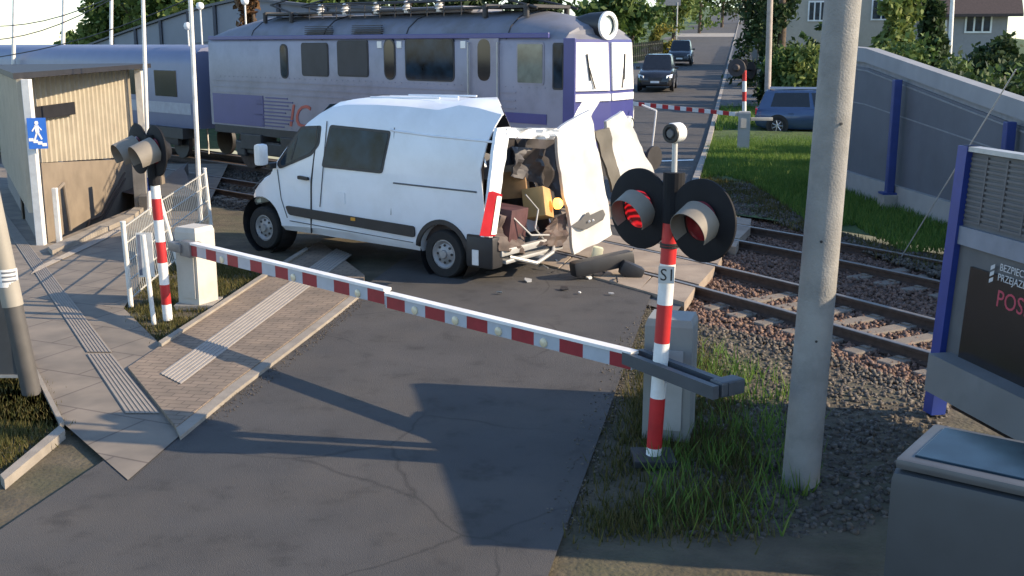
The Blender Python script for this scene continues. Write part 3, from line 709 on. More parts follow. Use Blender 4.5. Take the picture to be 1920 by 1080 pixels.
def rr2(pts, r=.06, n=4):
    """round the corners of a polygon in (x, z)"""
    out = []; N = len(pts)
    for i in range(N):
        p = V((*pts[i], 0)); a = V((*pts[i - 1], 0)); c = V((*pts[(i + 1) % N], 0))
        e = p + (a - p).normalized() * r; f = p + (c - p).normalized() * r
        for j in range(n + 1):
            t = j / n; s = e * (1 - t) ** 2 + p * 2 * t * (1 - t) + f * t * t; out.append((s.x, s.y))
    return out
w = vside('side_window', rr2([(2.36, 1.46), (2.21, 2.11), (.98, 2.07), (1.12, 1.44)], .06), M_black, .008)
vside('pane', rr2([(2.31, 1.50), (2.18, 2.07), (1.02, 2.035), (1.15, 1.48)], .05), M_glass, .012, .02, w)
w = vside('door_window', rr2([(3.30, 1.37), (3.36, 1.46), (2.84, 2.06), (2.40, 2.09), (2.43, 1.80), (2.60, 1.62)], .05), M_black, .006, sc=.985)
vside('pane', rr2([(3.24, 1.42), (3.28, 1.48), (2.82, 2.02), (2.44, 2.05), (2.47, 1.82), (2.62, 1.66)], .05), M_glass, .010, .02, w, sc=.985)
vside('window_divider', [(3.02, 1.52), (3.05, 1.54), (2.93, 1.88), (2.90, 1.88)], M_black, .014, .02, w, sc=.985)
vside('rub_strip', rr2([(3.17, .80), (3.10, .66), (.50, .55), (.50, .715)], .05), M_black, .022, .04)
vside('rub_strip', rr2([(-.46, .70), (-.46, .50), (-.86, .50), (-.86, .70)], .02), M_black, .022, .04)
for pts in ([(2.48, 2.08), (2.60, 1.2), (2.63, .64), (2.66, .40)], [(.86, 2.10), (.60, .60)]):
    q = MB()
    for a, c in zip(pts, pts[1:]): q.cyl((a[0], hwz(a[1]) * .988, a[1]), (c[0], hwz(c[1]) * .988, c[1]), .014, n=6)
    if pts[0][0] > 2: q.build('door_seam', M_black, van, None, VM)
# pressed crease along the upper side
q = MB()
for a, c in zip([(-.85, 2.00), (.2, 2.03), (.9, 2.07)], [(.2, 2.03), (.9, 2.07), (1.0, 2.09)]): q.cyl((a[0], hwz(a[1]) - .004, a[1]), (c[0], hwz(c[1]) - .004, c[1]), .018, n=8)
q.build('side_crease', M_vanwhite, van, 60, VM)
vside('door_handle', rr2([(2.86, 1.30), (2.86, 1.245), (2.64, 1.235), (2.64, 1.285)], .02), M_black, .03, .04)
q = MB(); q.box((3.50, 1.17, 1.60), (.14, .20, .34), bev=.05); mi = q.build('mirror', M_white, van, 40, VM)
q = MB(); q.box((3.44, .99, 1.42), (.10, .20, .09), bev=.02); q.build('mirror_arm', M_black, mi, None, VM)
# windscreen and front end
q = MB(); q.add([(3.50, .78, 1.47), (3.50, -.78, 1.47), (2.42, -.70, 2.39), (2.42, .70, 2.39)], [(0, 1, 2, 3)]); ws = q.build('windscreen', M_glass, van, None, VM)
for v in ws.data.vertices: v.co.z += .015
q = MB(); q.box((4.12, 0, .42), (.16, 1.62, .26), bev=.05); q.build('front_bumper', M_black, van, 40, VM)
for s in (.66, -.66):
    q = MB(); q.box((4.04, s, .86), (.16, .30, .24), bev=.06); q.build('headlight', M_lens, van, 40, VM)
def wheel(x, y, z, r, parent, M, rimm=M_rim, w=.20, s=1, rimr=.62):
    q = MB(); q.lathe((x, y - s * w, z), (0, s, 0), [(0, rimr * r), (0, r * .93), (.03, r), (w - .03, r), (w, r * .93), (w, rimr * r), (w - .03, rimr * r)], 36)
    wh = q.build('wheel', M_tyre, parent, 40, M)
    q = MB(); q.lathe((x, y, z), (0, -s, 0), [(0.02, rimr * r), (.015, rimr * r * .9), (.05, rimr * r * .7), (.03, rimr * r * .45), (.02, rimr * r * .3), (-.01, rimr * r * .25), (-.01, 0)], 28)
    rm = q.build('rim', rimm, wh, 35, M)
    for i in range(8):
        q = MB(); t = 2 * math.pi * i / 8; q.cyl((x + rimr * r * .58 * math.cos(t), y - s * .042, z + rimr * r * .58 * math.sin(t)), (x + rimr * r * .58 * math.cos(t), y - s * .03, z + rimr * r * .58 * math.sin(t)), rimr * r * .09, n=8)
        q.build('rim_hole', M_black, rm, None, M)
    return wh
wheel(0.0, .98, .35, .35, van, VM); wheel(3.79, .93, .37, .35, van, VM); wheel(0.0, -.98, .35, .35, van, VM, s=-1); wheel(3.79, -.93, .37, .35, van, VM, s=-1)
for x, r in ((0.0, .45), (3.79, .47)):
    q = MB(); q.lathe((x, .62, .36 + (.06 if x else 0)), (0, 1, 0), [(0, 0), (0, r), (.33, r)], 32); q.build('wheel_arch', M_black, van, None, VM)
vside('arch_moulding', [(-.46 + .92 * (1 - math.cos(t)) / 2 if False else .50 * math.cos(t), .36 + .50 * math.sin(t)) for t in np.linspace(.15, 2.99, 18)] + [(.43 * math.cos(t), .36 + .43 * math.sin(t)) for t in np.linspace(2.99, .15, 18)], M_black, .016, .03)
# rear corner: black bumper end with pale plate, tail lamp, bent pillar
q = MB(); q.box((-.68, .90, .46), (.48, .26, .46), bev=.05); rb = q.build('rear_bumper', M_black, van, 40, VM)
q = MB(); q.box((-.62, 1.035, .38), (.11, .02, .22), bev=.008); q.build('reflector_plate', M_white, rb, None, VM)
TAIL = mat('tail_red_dark', (0.34, 0.02, 0.028), 0.2, var=0.15)
def crumple(name, corners, m, parent, amp=.03, thick=.03, nu=10, nv=12, seed=1, nscale=2.2):
    c = [V(p) for p in corners]; vs = []; nn = (c[1] - c[0]).cross(c[3] - c[0]).normalized()
    for j in range(nv + 1):
        for i in range(nu + 1):
            u, v_ = i / nu, j / nv; p = (c[0].lerp(c[1], u)).lerp(c[3].lerp(c[2], u), v_)
            d = noise.noise(p * nscale + V((seed, 0, 0))) * amp + noise.noise(p * nscale * 2.7 + V((0, seed, 0))) * amp * .5
            edge = noise.noise(p * 5 + V((seed, seed, 0))) * amp * .5
            vs.append(p + nn * d + (c[1] - c[0]).normalized() * edge * (1 if i in (0, nu) else 0))
    W = nu + 1; q = MB(); fs = [(j * W + i, j * W + i + 1, (j + 1) * W + i + 1, (j + 1) * W + i) for j in range(nv) for i in range(nu)]
    back = [p - nn * thick for p in vs]; N = len(vs)
    q.add(vs + back, fs + [tuple(N + k for k in reversed(f)) for f in fs])
    per = [i for i in range(W)] + [j * W + nu for j in range(1, nv + 1)] + [nv * W + i for i in range(nu - 1, -1, -1)] + [j * W for j in range(nv - 1, 0, -1)]
    q.add([], []); o = len(q.v) - 2 * N
    q.f += [(o + per[k], o + per[(k + 1) % len(per)], o + N + per[(k + 1) % len(per)], o + N + per[k]) for k in range(len(per))]; q.mi += [0] * len(per)
    return q.build(name, m, parent, 28)
rearN = VM @ V((-.95, .95, 0)); rearF = VM @ V((-.95, -.95, 0)); rax = (rearF - rearN).normalized()
def RP(u, v, back=0.0): return onplane(u, v, rearN - vx * back, (rax.x, rax.y))
crumple('rear_pillar', [RP(907, 445, .02), RP(925, 445, .02), RP(957, 238, .02), RP(932, 240, .02)], M_vanwhite, van, .03, .05, 4, 14, 3)
q = MB(); q.prism([RP(899, 442, .10), RP(921, 444, .10), RP(934, 366, .08), RP(916, 360, .08)], V((.57, .82, 0)) * .10); q.build('tail_light', TAIL, van)
q = MB(); q.prism([RP(921, 440, .11), RP(927, 440, .11), RP(937, 370, .09), RP(932, 368, .09)], V((.57, .82, 0)) * .05); q.build('reversing_lamp', M_lens, van)
crumple('torn_trim', [RP(935, 470, .0), RP(985, 478, -.1), RP(975, 420, -.2), RP(930, 400, -.1)], mat('torn_trim', (.09, .065, .055), .7, var=.4), van, .14, .02, 10, 10, 33, 5)
crumple('torn_trim', [RP(1010, 460, .05), RP(1062, 462, .05), RP(1058, 400, -.05), RP(1030, 415, -.1)], mat('torn_trim', (.09, .065, .055), .7, var=.4), van, .16, .02, 10, 10, 37, 5)
crumple('dark_sheet', [RP(935, 425, -.95), RP(1062, 425, -.95), RP(1046, 258, -.95), RP(940, 262, -.95)], mat('interior_shade', (.022, .018, .018), .75, var=.5, scale=3), van, .12, .03, 14, 14, 52, 4)  # dark sheet added across the hold, its colour standing in for interior shade
crumple('torn_panel', [RP(960, 330, -.3), RP(1015, 345, -.5), RP(1030, 280, -.4), RP(965, 275, -.3)], mat('dark_sheet', (.045, .042, .045), .6, var=.4), van, .15, .02, 10, 10, 41, 4)
crumple('roof_header', [RP(946, 258), RP(1042, 262), RP(1042, 240), RP(948, 240)], M_vanwhite, van, .16, .03, 22, 6, 5, 6)
# door hanging from the far corner
dax = V((.75, .66, 0)); pd = RP(1050, 470); 
def DP(u, v, f=0.0): return onplane(u, v, V((pd.x, pd.y, 0)) + V((-.1, .9, 0)) * f, (dax.x, dax.y))
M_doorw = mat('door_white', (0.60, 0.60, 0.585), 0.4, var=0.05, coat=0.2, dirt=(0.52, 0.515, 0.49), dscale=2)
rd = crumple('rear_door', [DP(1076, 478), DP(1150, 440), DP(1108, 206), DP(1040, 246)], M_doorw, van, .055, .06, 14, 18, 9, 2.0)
rd['label'] = 'rear door swung out, dented, still carrying its lamp bracket'
q = MB(); q.prism([DP(x, y, -.06) for x, y in ((1075, 423), (1092, 412), (1104, 398), (1107, 404), (1131, 393), (1135, 402), (1131, 412), (1100, 430))], V((.12, .04, 0)) * -.3 + V((0, -.03, 0))); lb = q.build('lamp_bracket', mat('bracket_grey', (.10, .10, .10), .5), rd)
q = MB()
for x, y in ((1105, 415), (1112, 413)): q.lathe(DP(x, y, -.10), (-.1, -1, 0), [(0, .02), (.02, .015), (.02, 0)], 8)
q.build('bulb', M_white, lb)
q = MB(); q.box(DP(1130, 300, -.02), (.05, .05, .4)); 
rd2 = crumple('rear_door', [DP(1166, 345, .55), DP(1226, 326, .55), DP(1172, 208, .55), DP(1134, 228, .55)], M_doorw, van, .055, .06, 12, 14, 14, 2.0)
rd2['label'] = 'second rear door torn loose against the locomotive'
crumple('door_inner', [DP(1150, 360, .35), DP(1166, 340, .35), DP(1140, 240, .35), DP(1116, 246, .35)], mat('door_inner', (.12, .11, .09), .6), van, .05, .05, 4, 10, 4)
crumple('side_shard', [DP(1066, 240, .3), DP(1110, 216, .3), DP(1128, 182, .5), DP(1092, 190, .5)], M_doorw, van, .05, .03, 6, 6, 21)
# lined cargo hold, open to the back
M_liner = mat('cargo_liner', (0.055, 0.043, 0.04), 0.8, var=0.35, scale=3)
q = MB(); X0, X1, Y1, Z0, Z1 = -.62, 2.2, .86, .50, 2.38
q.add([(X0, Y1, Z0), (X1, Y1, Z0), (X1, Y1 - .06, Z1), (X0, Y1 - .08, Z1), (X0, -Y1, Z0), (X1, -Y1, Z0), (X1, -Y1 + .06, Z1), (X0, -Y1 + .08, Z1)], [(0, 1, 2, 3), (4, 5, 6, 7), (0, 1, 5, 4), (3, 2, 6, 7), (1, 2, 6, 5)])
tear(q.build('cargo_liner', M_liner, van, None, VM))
q = MB(); q.box((-.9, 0, .44), (.10, 1.7, .10), bev=.02); q.build('rear_sill', M_steel, van, 40, VM)
q = MB(); q.box((-.55, .0, .30), (.8, 1.5, .06), bev=.02); q.tube([V((-.9, .6, .35)), V((-1.1, .2, .22)), V((-1.05, -.3, .30)), V((-.8, -.7, .4))], .03); q.build('chassis_rail', M_steel, van, 40, VM)
# load spilling about in the hold: each its own thing
def loosebox(name, label, cat, c, size, rot, m, bev=.015):
    q = MB(); mx = Matrix.Rotation(rot[2], 3, 'Z') @ Matrix.Rotation(rot[1], 3, 'Y') @ Matrix.Rotation(rot[0], 3, 'X')
    q.box((0, 0, 0), size, mx, bev); o = q.build(name, m, None, 40, Matrix.Translation(VM @ V(c)) @ VM.to_3x3().to_4x4()); tag(o, label, cat); return o
M_card = mat('cardboard', (0.42, 0.27, 0.11), 0.8, var=0.15, scale=5)
loosebox('cardboard_box', 'tan cardboard box tilted inside the torn back of the van', 'box', (-.70, -.42, .98), (.34, .40, .44), (.25, .2, .3), M_card)
loosebox('cardboard_box', 'brown cardboard box lying above the tan one deep in the van', 'box', (-.25, -.45, 1.28), (.4, .5, .42), (-.1, .1, .5), mat('cardboard_dark', (0.25, 0.15, 0.07), 0.85, var=0.2))
loosebox('tool_crate', 'dark maroon crate low on the floor in the back of the van', 'crate', (-.62, .36, .78), (.5, .55, .50), (.05, -.1, .15), mat('crate_maroon', (0.075, 0.032, 0.034), 0.6, var=0.3))
loosebox('tool_case', 'grey tool case wedged high in the dark van interior', 'tool case', (.2, .1, 1.55), (.5, .6, .4), (.3, .1, -.2), mat('case_grey', (0.06, 0.06, 0.065), 0.6, var=0.3))
loosebox('plastic_tub', 'pale plastic tub near the ceiling of the torn van', 'tub', (-.2, .35, 1.62), (.12, .18, .14), (.3, .4, .2), M_white)
q = MB(); q.lathe(VM @ V((-.92, -.58, .98)), (.8, -.55, .1), [(0, .085), (.05, .085), (.09, .055), (.10, 0)], 20)
o = q.build('work_lamp', mat('amber_glow', (1.0, 0.50, 0.08), 0.4, var=0.02, emit=2.2), None, 40); tag(o, 'small amber lamp glowing at the torn back of the van', 'lamp')
q = MB(); q.tube([VM @ V(p) for p in ((-.9, .2, 1.2), (-.92, -.1, .95), (-1.0, .1, .7), (-.95, -.2, .5))], .012, 6); q.tube([VM @ V(p) for p in ((-.9, .5, .9), (-1.0, .2, .62), (-.98, -.3, .55))], .015, 6)
o = q.build('loose_cable', M_steel); tag(o, 'tangle of loose grey cable hanging out of the van', 'cable')
# debris on the crossing
bp = G(1112, 500, .06)
q = MB(); mxb = Matrix.Rotation(R(-8), 3, 'Y') @ Matrix.Rotation(R(20), 3, 'Z'); q.box(V((1.30, 15.55, .22)), (.95, .24, .22), mxb, .05); q.box(V((1.72, 15.5, .12)), (.35, .2, .22), Matrix.Rotation(R(25), 3, 'Y'), .06)
o = q.build('bumper_fragment', M_black, None, 40); tag(o, 'black plastic bumper piece broken off under the hanging van door', 'bumper piece')
q = MB(); q.box(G(1118, 500, 0) + V((0, 0, .17)), (.16, .13, .28), Matrix.Rotation(R(12), 3, 'Y'), .03); o = q.build('plastic_canister', mat('canister_cream', (0.62, 0.60, 0.40), 0.5, var=0.08), None, 40); tag(o, 'cream plastic canister tipped on the crossing slabs below the torn door', 'canister')
q = MB(); q.prism([G(958, 470, .3), G(1020, 487, .22), G(1024, 480, .22), G(970, 463, .34)], (0, .05, .05)); o = q.build('metal_strip', M_steel); tag(o, 'bent bright metal strip dangling at the back of the van', 'metal strip')

# ------------------------------------------------------------ near barrier with its machine at the left
def stripes(b, p0, p1, cuts, wy, wz, nrm, z_off=0.0):
    """boom from p0 to p1: cuts = list of (t0, t1, material index)"""
    d = (p1 - p0); up = V((0, 0, 1)); nn = V(nrm).normalized()
    for t0, t1, mi in cuts:
        a = p0 + d * t0; c = p0 + d * t1; b.cur = mi; e = .0
        q = [a - up * wz / 2, c - up * wz / 2, c + up * wz / 2, a + up * wz / 2]
        b.add([p + nn * wy / 2 for p in q] + [p - nn * wy / 2 for p in q], [(0, 1, 2, 3), (4, 7, 6, 5), (0, 4, 5, 1), (2, 6, 7, 3), (1, 5, 6, 2), (0, 3, 7, 4)])
    b.cur = 0
BZ = 0.80
ba = G(360, 468, BZ); bb = G(1190, 671, BZ); bd = (bb - ba).normalized(); bn = V((bd.y, -bd.x, 0)); bn = bn if bn.y < 0 else -bn
def tpar(u):
    """parameter along the boom of the photo column u"""
    lo, hi = -.2, 1.2
    for _ in range(40):
        m_ = (lo + hi) / 2; p = ba + (bb - ba) * m_; fw = p.y * cp - (p.z - H) * sp; x = 960 + FPX * p.x / fw
        lo, hi = (m_, hi) if x < u else (lo, m_)
    return lo
near_bar = thing('level_crossing_barrier', 'lowered near barrier with red and grey striped boom and cream machine box on the grass', 'barrier', G(375, 585))
reds = [(362, 374), (391, 410), (431, 451), (474, 496), (521, 545), (572, 599), (631, 660), (694, 726), (730, 764), (802, 839), (880, 919), (964, 1006), (1054, 1098), (1148, 1188)]
M_reflred = mat('boom_red', (0.28, 0.016, 0.026), 0.45, var=0.12, scale=9, dirt=(0.26, 0.02, 0.028), dscale=5)
M_reflgrey = mat('boom_grey', (0.42, 0.45, 0.49), 0.35, var=0.06, scale=9)
tk = tpar(727)
for (lo, hi, wz, dz, nm) in ((0, tk, .138, 0, 'boom'), (tk + .001, 1.0, .125, -.035, 'boom_tip')):
    b = MB(); edges = []
    cur = lo
    for u0, u1 in reds:
        t0, t1 = tpar(u0), tpar(u1)
        if t1 <= lo or t0 >= hi: continue
        t0, t1 = max(t0, lo), min(t1, hi)
        if t0 > cur: edges.append((cur, t0, 1))
        edges.append((t0, t1, 0)); cur = t1
    if cur < hi: edges.append((cur, hi, 1))
    off = V((0, 0, dz)); stripes(b, ba + off, bb + off, edges, .07, wz, bn)
    bo_ = b.build(nm, [M_reflred, M_reflgrey], near_bar)
    b = MB(); p0 = ba + (bb - ba) * lo + off; p1 = ba + (bb - ba) * hi + off
    b.prism([p0 + V((0, 0, wz / 2)) + bn * .05, p1 + V((0, 0, wz / 2)) + bn * .05, p1 + V((0, 0, wz / 2 + .028)) + bn * .05, p0 + V((0, 0, wz / 2 + .028)) + bn * .05], bn * -.10)
    b.build('top_rail', M_white, bo_)
for u in (421, 555, 676, 783, 859, 940, 1025):
    t = tpar(u); p = ba + (bb - ba) * t + V((0, 0, -.02 if u < 727 else -.05))
    b = MB(); b.lathe(p + bn * .034, bn, [(0, .042), (.012, .042), (.02, .03), (.022, 0)], 16); b.build('boom_lamp', mat('boom_lamp_amber', (0.72, 0.62, 0.42), 0.2, var=0.1), near_bar, 40)
def cabinet(b, c, ax, ay, h, lx, ly, cham=.06, z0=0.0):
    """upright machine box with a chamfered cap"""
    c = V(c); ax = V(ax); ay = V(ay); prof = [(0, 1.0), (h - cham, 1.0), (h, .90)]
    vs = []
    for z, k in prof:
        for sx, sy in ((-1, -1), (1, -1), (1, 1), (-1, 1)): vs.append(c + ax * (sx * lx / 2 * k) + ay * (sy * ly / 2 * k) + V((0, 0, z0 + z)))
    fs = [(j * 4 + i, j * 4 + (i + 1) % 4, (j + 1) * 4 + (i + 1) % 4, (j + 1) * 4 + i) for j in range(2) for i in range(4)] + [(8, 9, 10, 11), (3, 2, 1, 0)]
    b.add(vs, fs)
bx_ = V((.90, -.44, 0)).normalized(); by_ = V((.44, .90, 0)).normalized()
bc = G(373, 570); bc.z = 0
b = MB(); cabinet(b, bc, bx_, by_, 1.03, .34, .36); b.build('machine_box', M_boxcream, near_bar)
b = MB(); b.box(bc + V((0, 0, -.02)), (.5, .5, .12)); b.build('plinth', M_conc, near_bar)
b = MB(); b.prism([bc + bx_ * -.10 + by_ * -.185 + V((0, 0, .12)), bc + bx_ * .13 + by_ * -.185 + V((0, 0, .12)), bc + bx_ * .13 + by_ * -.185 + V((0, 0, .68)), bc + bx_ * -.10 + by_ * -.185 + V((0, 0, .68))], by_ * -.012); b.build('access_door', M_boxcream, near_bar)
b = MB(); b.box(ba + V((-.06, .06, 0)), (.26, .12, .20), Matrix.Rotation(math.atan2(bd.y, bd.x), 3, 'Z'), .02); b.box(ba + V((-.22, .2, .0)), (.30, .16, .12), Matrix.Rotation(math.atan2(bd.y, bd.x), 3, 'Z'), .02); b.cyl(ba + bn * -.10, bc + V((0, 0, BZ)), .07, n=14)
b.build('pivot_bracket', mat('bracket_steel', (.20, .20, .20), .5, .3), near_bar, 40)
# ------------------------------------------------------------ flashing light signals
def banded(b, p0, p1, r, bands, n=16):
    d = p1 - p0; z0 = 0
    for k, (t, mi) in enumerate(bands):
        b.cur = mi; b.cyl(p0 + d * z0, p0 + d * t, r, r, n, caps=(k in (0, len(bands) - 1))); z0 = t
    b.cur = 0
def signal_head(parent, c, nrm, R_, lit, vis_len=.30, downtilt=.10, visor_up=(0, 0, 1)):
    nrm = V(nrm).normalized()
    b = MB(); b.lathe(c - nrm * .015, nrm, [(0, 0), (0, R_), (.018, R_), (.022, R_ * .97), (.022, .15)], 48); hd = b.build('backboard', M_disc, parent, 40)
    b = MB(); b.lathe(c - nrm * .16, nrm, [(0, .0), (0, .09), (.06, .14), (.145, .145)], 28); b.build('lamp_housing', M_disc, hd, 40)
    b = MB(); b.lathe(c + nrm * .012, nrm, [(0, .15), (.012, .14), (.028, .09), (.035, 0)], 28); ln = b.build('lens', lit, hd, 40)
    ax = (nrm - V((0, 0, downtilt))).normalized()
    b = MB(); b.lathe(c + nrm * .008, ax, [(0, .172), (vis_len * .6, .165), (vis_len, .160), (vis_len, .156), (vis_len * .6, .160), (.0, .167)], 30, R(-125), R(125), up=visor_up)
    b.build('visor', M_visor, hd, 30)
    return hd
M_lensoff = mat('lens_dark_red', (0.16, 0.008, 0.012), 0.2, var=0.3, scale=20, spec=0.5)
M_lenson = bpy.data.materials.new('lens_lit_red'); M_lenson.use_nodes = True
nt = M_lenson.node_tree; bs = nt.nodes['Principled BSDF']; tc = nt.nodes.new('ShaderNodeTexCoord'); wv = nt.nodes.new('ShaderNodeTexWave'); wv.inputs['Scale'].default_value = 14; wv.bands_direction = 'DIAGONAL'; wv.inputs['Distortion'].default_value = 1.0
nt.links.new(tc.outputs['Object'], wv.inputs['Vector']); rp = nt.nodes.new('ShaderNodeValToRGB'); rp.color_ramp.elements[0].color = (.06, .003, .004, 1); rp.color_ramp.elements[0].position = .35; rp.color_ramp.elements[1].color = (.62, .012, .016, 1)
nt.links.new(wv.outputs['Fac'], rp.inputs['Fac']); nt.links.new(rp.outputs[0], bs.inputs['Base Color']); nt.links.new(rp.outputs[0], bs.inputs['Emission Color']); bs.inputs['Emission Strength'].default_value = .55; bs.inputs['Roughness'].default_value = .2
# S1 at the right
SY = 8.42
s0 = V((at(1225, 850, SY).x, SY, 0)); s1 = at(1264, 335, SY)
sig = thing('crossing_signal', 'near crossing signal with S1 plate, two big black discs and a bell on top', 'crossing signal', s0, 'crossing light signals')
def zfrac(v, Y=SY): return (at(1240, v, Y).z - s0.z) / (s1.z - s0.z)
b = MB(); banded(b, s0, s1, .062, [(zfrac(762), 0), (zfrac(682), 1), (zfrac(640), 0), (zfrac(570), 1), (zfrac(493), 0), (zfrac(400), 1), (1.0, 2)][0:0] + [(zfrac(838), 1), (zfrac(714), 0) if False else (zfrac(745), 0), (zfrac(642), 1), (zfrac(570), 0), (zfrac(494), 1), (zfrac(405), 0), (1.0, 2)])
b.build('post', [M_red, M_white, M_disc], sig, 40)
b = MB(); b.box(s0 + V((0, 0, .02)), (.34, .34, .06), None, .01); b.build('base_plate', M_darksteel, sig)
b = MB()
for v in (457, 462): 
    p = s0.lerp(s1, zfrac(v)); b.cyl(p - V((0, 0, .008)), p + V((0, 0, .008)), .072, n=20)
b.cyl(s0.lerp(s1, zfrac(459)) + V((.07, -.02, -.01)), s0.lerp(s1, zfrac(459)) + V((.10, -.02, .01)), .012, n=8); b.build('clamp', M_black, sig)
pc = s0.lerp(s1, zfrac(512)); vd = V((-.22, -.975, 0)).normalized(); hx = V((-vd.y, vd.x, 0)); hx = hx if hx.x > 0 else -hx
b = MB(); hw, hh = .062, .068; o_ = pc + vd * .064
b.prism([o_ - hx * hw - V((0, 0, hh)), o_ + hx * hw - V((0, 0, hh)), o_ + hx * hw + V((0, 0, hh)), o_ - hx * hw + V((0, 0, hh))], vd * .006); pl = b.build('number_plate', mat('plate_grey', (.50, .50, .48), .5, var=.05), sig)
vsT, fsT = textmesh('S1', 0.135, ext=.001); wT = max(p.x for p in vsT) - min(p.x for p in vsT); mn = min(p.x for p in vsT)
b = MB(); b.add([o_ + vd * (.0065 + p.z) + hx * ((p.x - mn - wT / 2) * .92) + V((0, 0, p.y - .046)) for p in vsT], fsT); b.build('lettering', M_black, pl)
sn = V((-.76, -.65, 0)); sx_ = V((.65, -.76, 0))
hc1 = at(1199, 391, SY + .22); hc2 = at(1316, 414, SY - .28)
b = MB(); b.tube([hc1 - sn * .12, hc2 - sn * .12], .03, 10); b.tube([hc1 - sn * .12 + V((0, 0, .16)), hc2 - sn * .12 + V((0, 0, .16))], .02, 8); b.cyl(s1 - V((0, 0, .34)), s1 + V((0, 0, .05)), .085, n=18); b.build('bracket', M_disc, sig)
signal_head(sig, hc1, sn, .320, M_lenson, .15, .45); signal_head(sig, hc2, sn, .315, M_lensoff, .17, .45)
tb = at(1267, 256, SY); b = MB(); b.tube([s1 - V((0, 0, .05)), V((tb.x, SY + .03, tb.z))], .022, 12); bs_ = b.build('bell_stem', M_steel, sig)
bc_ = at(1266, 249, SY); bdv = V((-.72, -.68, -.05)).normalized()
b = MB(); b.lathe(bc_ - bdv * .05, bdv, [(-.02, 0), (-.02, .05), (0, .075), (.08, .078), (.10, .070)], 28); bl_ = b.build('bell', M_white, sig, 40)
b = MB(); b.lathe(bc_ - bdv * .05, bdv, [(.095, .074), (.112, .072), (.112, .05), (.10, .045), (.10, .0)], 28); gr = b.build('bell_grille', M_black, bl_, 40)
b = MB(); b.lathe(bc_ - bdv * .05, bdv, [(.102, .034), (.118, .03), (.118, 0)], 20); b.build('bell_boss', mat('boss_grey', (.12, .12, .125), .4), gr, 40)
# left one, turned away
l0 = G(315, 600); l1 = at(286, 300, l0.y)
lsig = thing('crossing_signal', 'leaning crossing signal beside the wire fence, its two hooded discs turned left', 'crossing signal', l0, 'crossing light signals')
def lf(v): return (at(300, v, l0.y).z) / l1.z
b = MB(); banded(b, l0, l1, .058, [(lf(570), 1), (lf(533), 0), (lf(492), 1), (lf(453), 0), (lf(412), 1), (lf(372), 0), (lf(330), 1), (lf(308), 0), (1.0, 2)]); b.build('post', [M_red, M_white, M_disc], lsig, 40)
ln_ = V((-.76, -.65, 0)); lc1 = at(259, 279, l0.y + .24); lc2 = at(292, 283, l0.y - .06)
b = MB(); b.tube([lc1 - ln_ * .12, lc2 - ln_ * .12], .03, 10); b.cyl(l1 - V((0, 0, .3)), l1 + V((0, 0, .3)), .07, n=14); b.build('bracket', M_disc, lsig)
signal_head(lsig, lc1, ln_, .30, M_lensoff, .26, .35); signal_head(lsig, lc2, ln_, .30, M_lensoff, .26, .35)
b = MB(); p = l0.lerp(l1, lf(345)); b.box(p + V((-.065, -.02, 0)), (.012, .07, .16), None); b.build('number_plate', M_blue, lsig)
# far one seen from behind
f0 = G(1395, 262); f1 = at(1396, 120, f0.y)
fsig = thing('crossing_signal', 'distant crossing signal on red and white post seen from behind across the tracks', 'crossing signal', f0, 'crossing light signals')
def ff(v): return (at(1396, v, f0.y).z) / f1.z
b = MB(); banded(b, f0, f1, .075, [(ff(212), 1), (ff(190), 1), (ff(172), 0), (ff(152), 1), (ff(132), 0), (1.0, 2)]); b.build('post', [M_red, M_white, M_disc], fsig, 40)
fn = V((.35, .93, 0)); fc1 = at(1381, 127, f0.y); fc2 = at(1408, 132, f0.y + .5)
b = MB(); b.tube([fc1, fc2], .03, 8); b.box(at(1397, 118, f0.y), (.14, .14, .22), None, .02); b.build('bracket', M_disc, fsig)
b = MB(); b.lathe(fc1, fn, [(-.01, 0), (-.01, .30), (.01, .31), (.01, 0)], 32); b.lathe(fc1, fn, [(-.16, 0), (-.16, .09), (-.01, .14)], 20); b.build('backboard', mat('disc_back', (.055, .045, .045), .6), fsig, 40)
b = MB(); b.lathe(fc2, V((.93, .35, 0)), [(-.01, 0), (-.01, .30), (.01, .31), (.01, 0)], 32); b.build('backboard', M_disc, fsig, 40)
# far barrier
fb = thing('level_crossing_barrier', 'far lowered barrier with thin red and white boom and grey machine box beyond the tracks', 'barrier', G(1393, 282))
c0 = G(1393, 281); b = MB(); cabinet(b, c0, (.98, -.2, 0), (.2, .98, 0), 1.22, .38, .38, .05); b.build('machine_box', M_boxgrey, fb)
b = MB(); b.box(c0 + V((-.02, -.195, .86)), (.26, .02, .30)); b.build('access_door', M_boxgrey, fb)
zb_ = 1.02; fa = at(1382, 216, c0.y - .1); fz = at(1184, 193, c0.y + 1.2); fz.z = fa.z = 1.02
fa = V((at(1378, 214, c0.y - .1).x, c0.y - .1, at(1378, 214, c0.y - .1).z)); fz = at(1186, 194, c0.y + .9)
n_f = V((0.05, -1, 0))
b = MB(); edges = []; L_ = 17
for i in range(L_): edges.append((i / L_, (i + 1) / L_, (0 if i % 2 == 1 else 1)))
stripes(b, fa, fz, edges, .06, .125, n_f); b.build('boom', [M_red, M_white], fb)
b = MB(); b.cyl(fz + V((.02, 0, 0)), V((fz.x + .03, fz.y, 0.02)), .03, n=8); b.build('rest_post', M_white, fb)
b = MB(); b.box(fa + V((.12, .05, 0)), (.34, .12, .14), None, .02); b.box(c0 + V((.55, 0, .98)), (.7, .12, .10), None, .01); b.build('pivot_bracket', M_boxgrey, fb, 40)
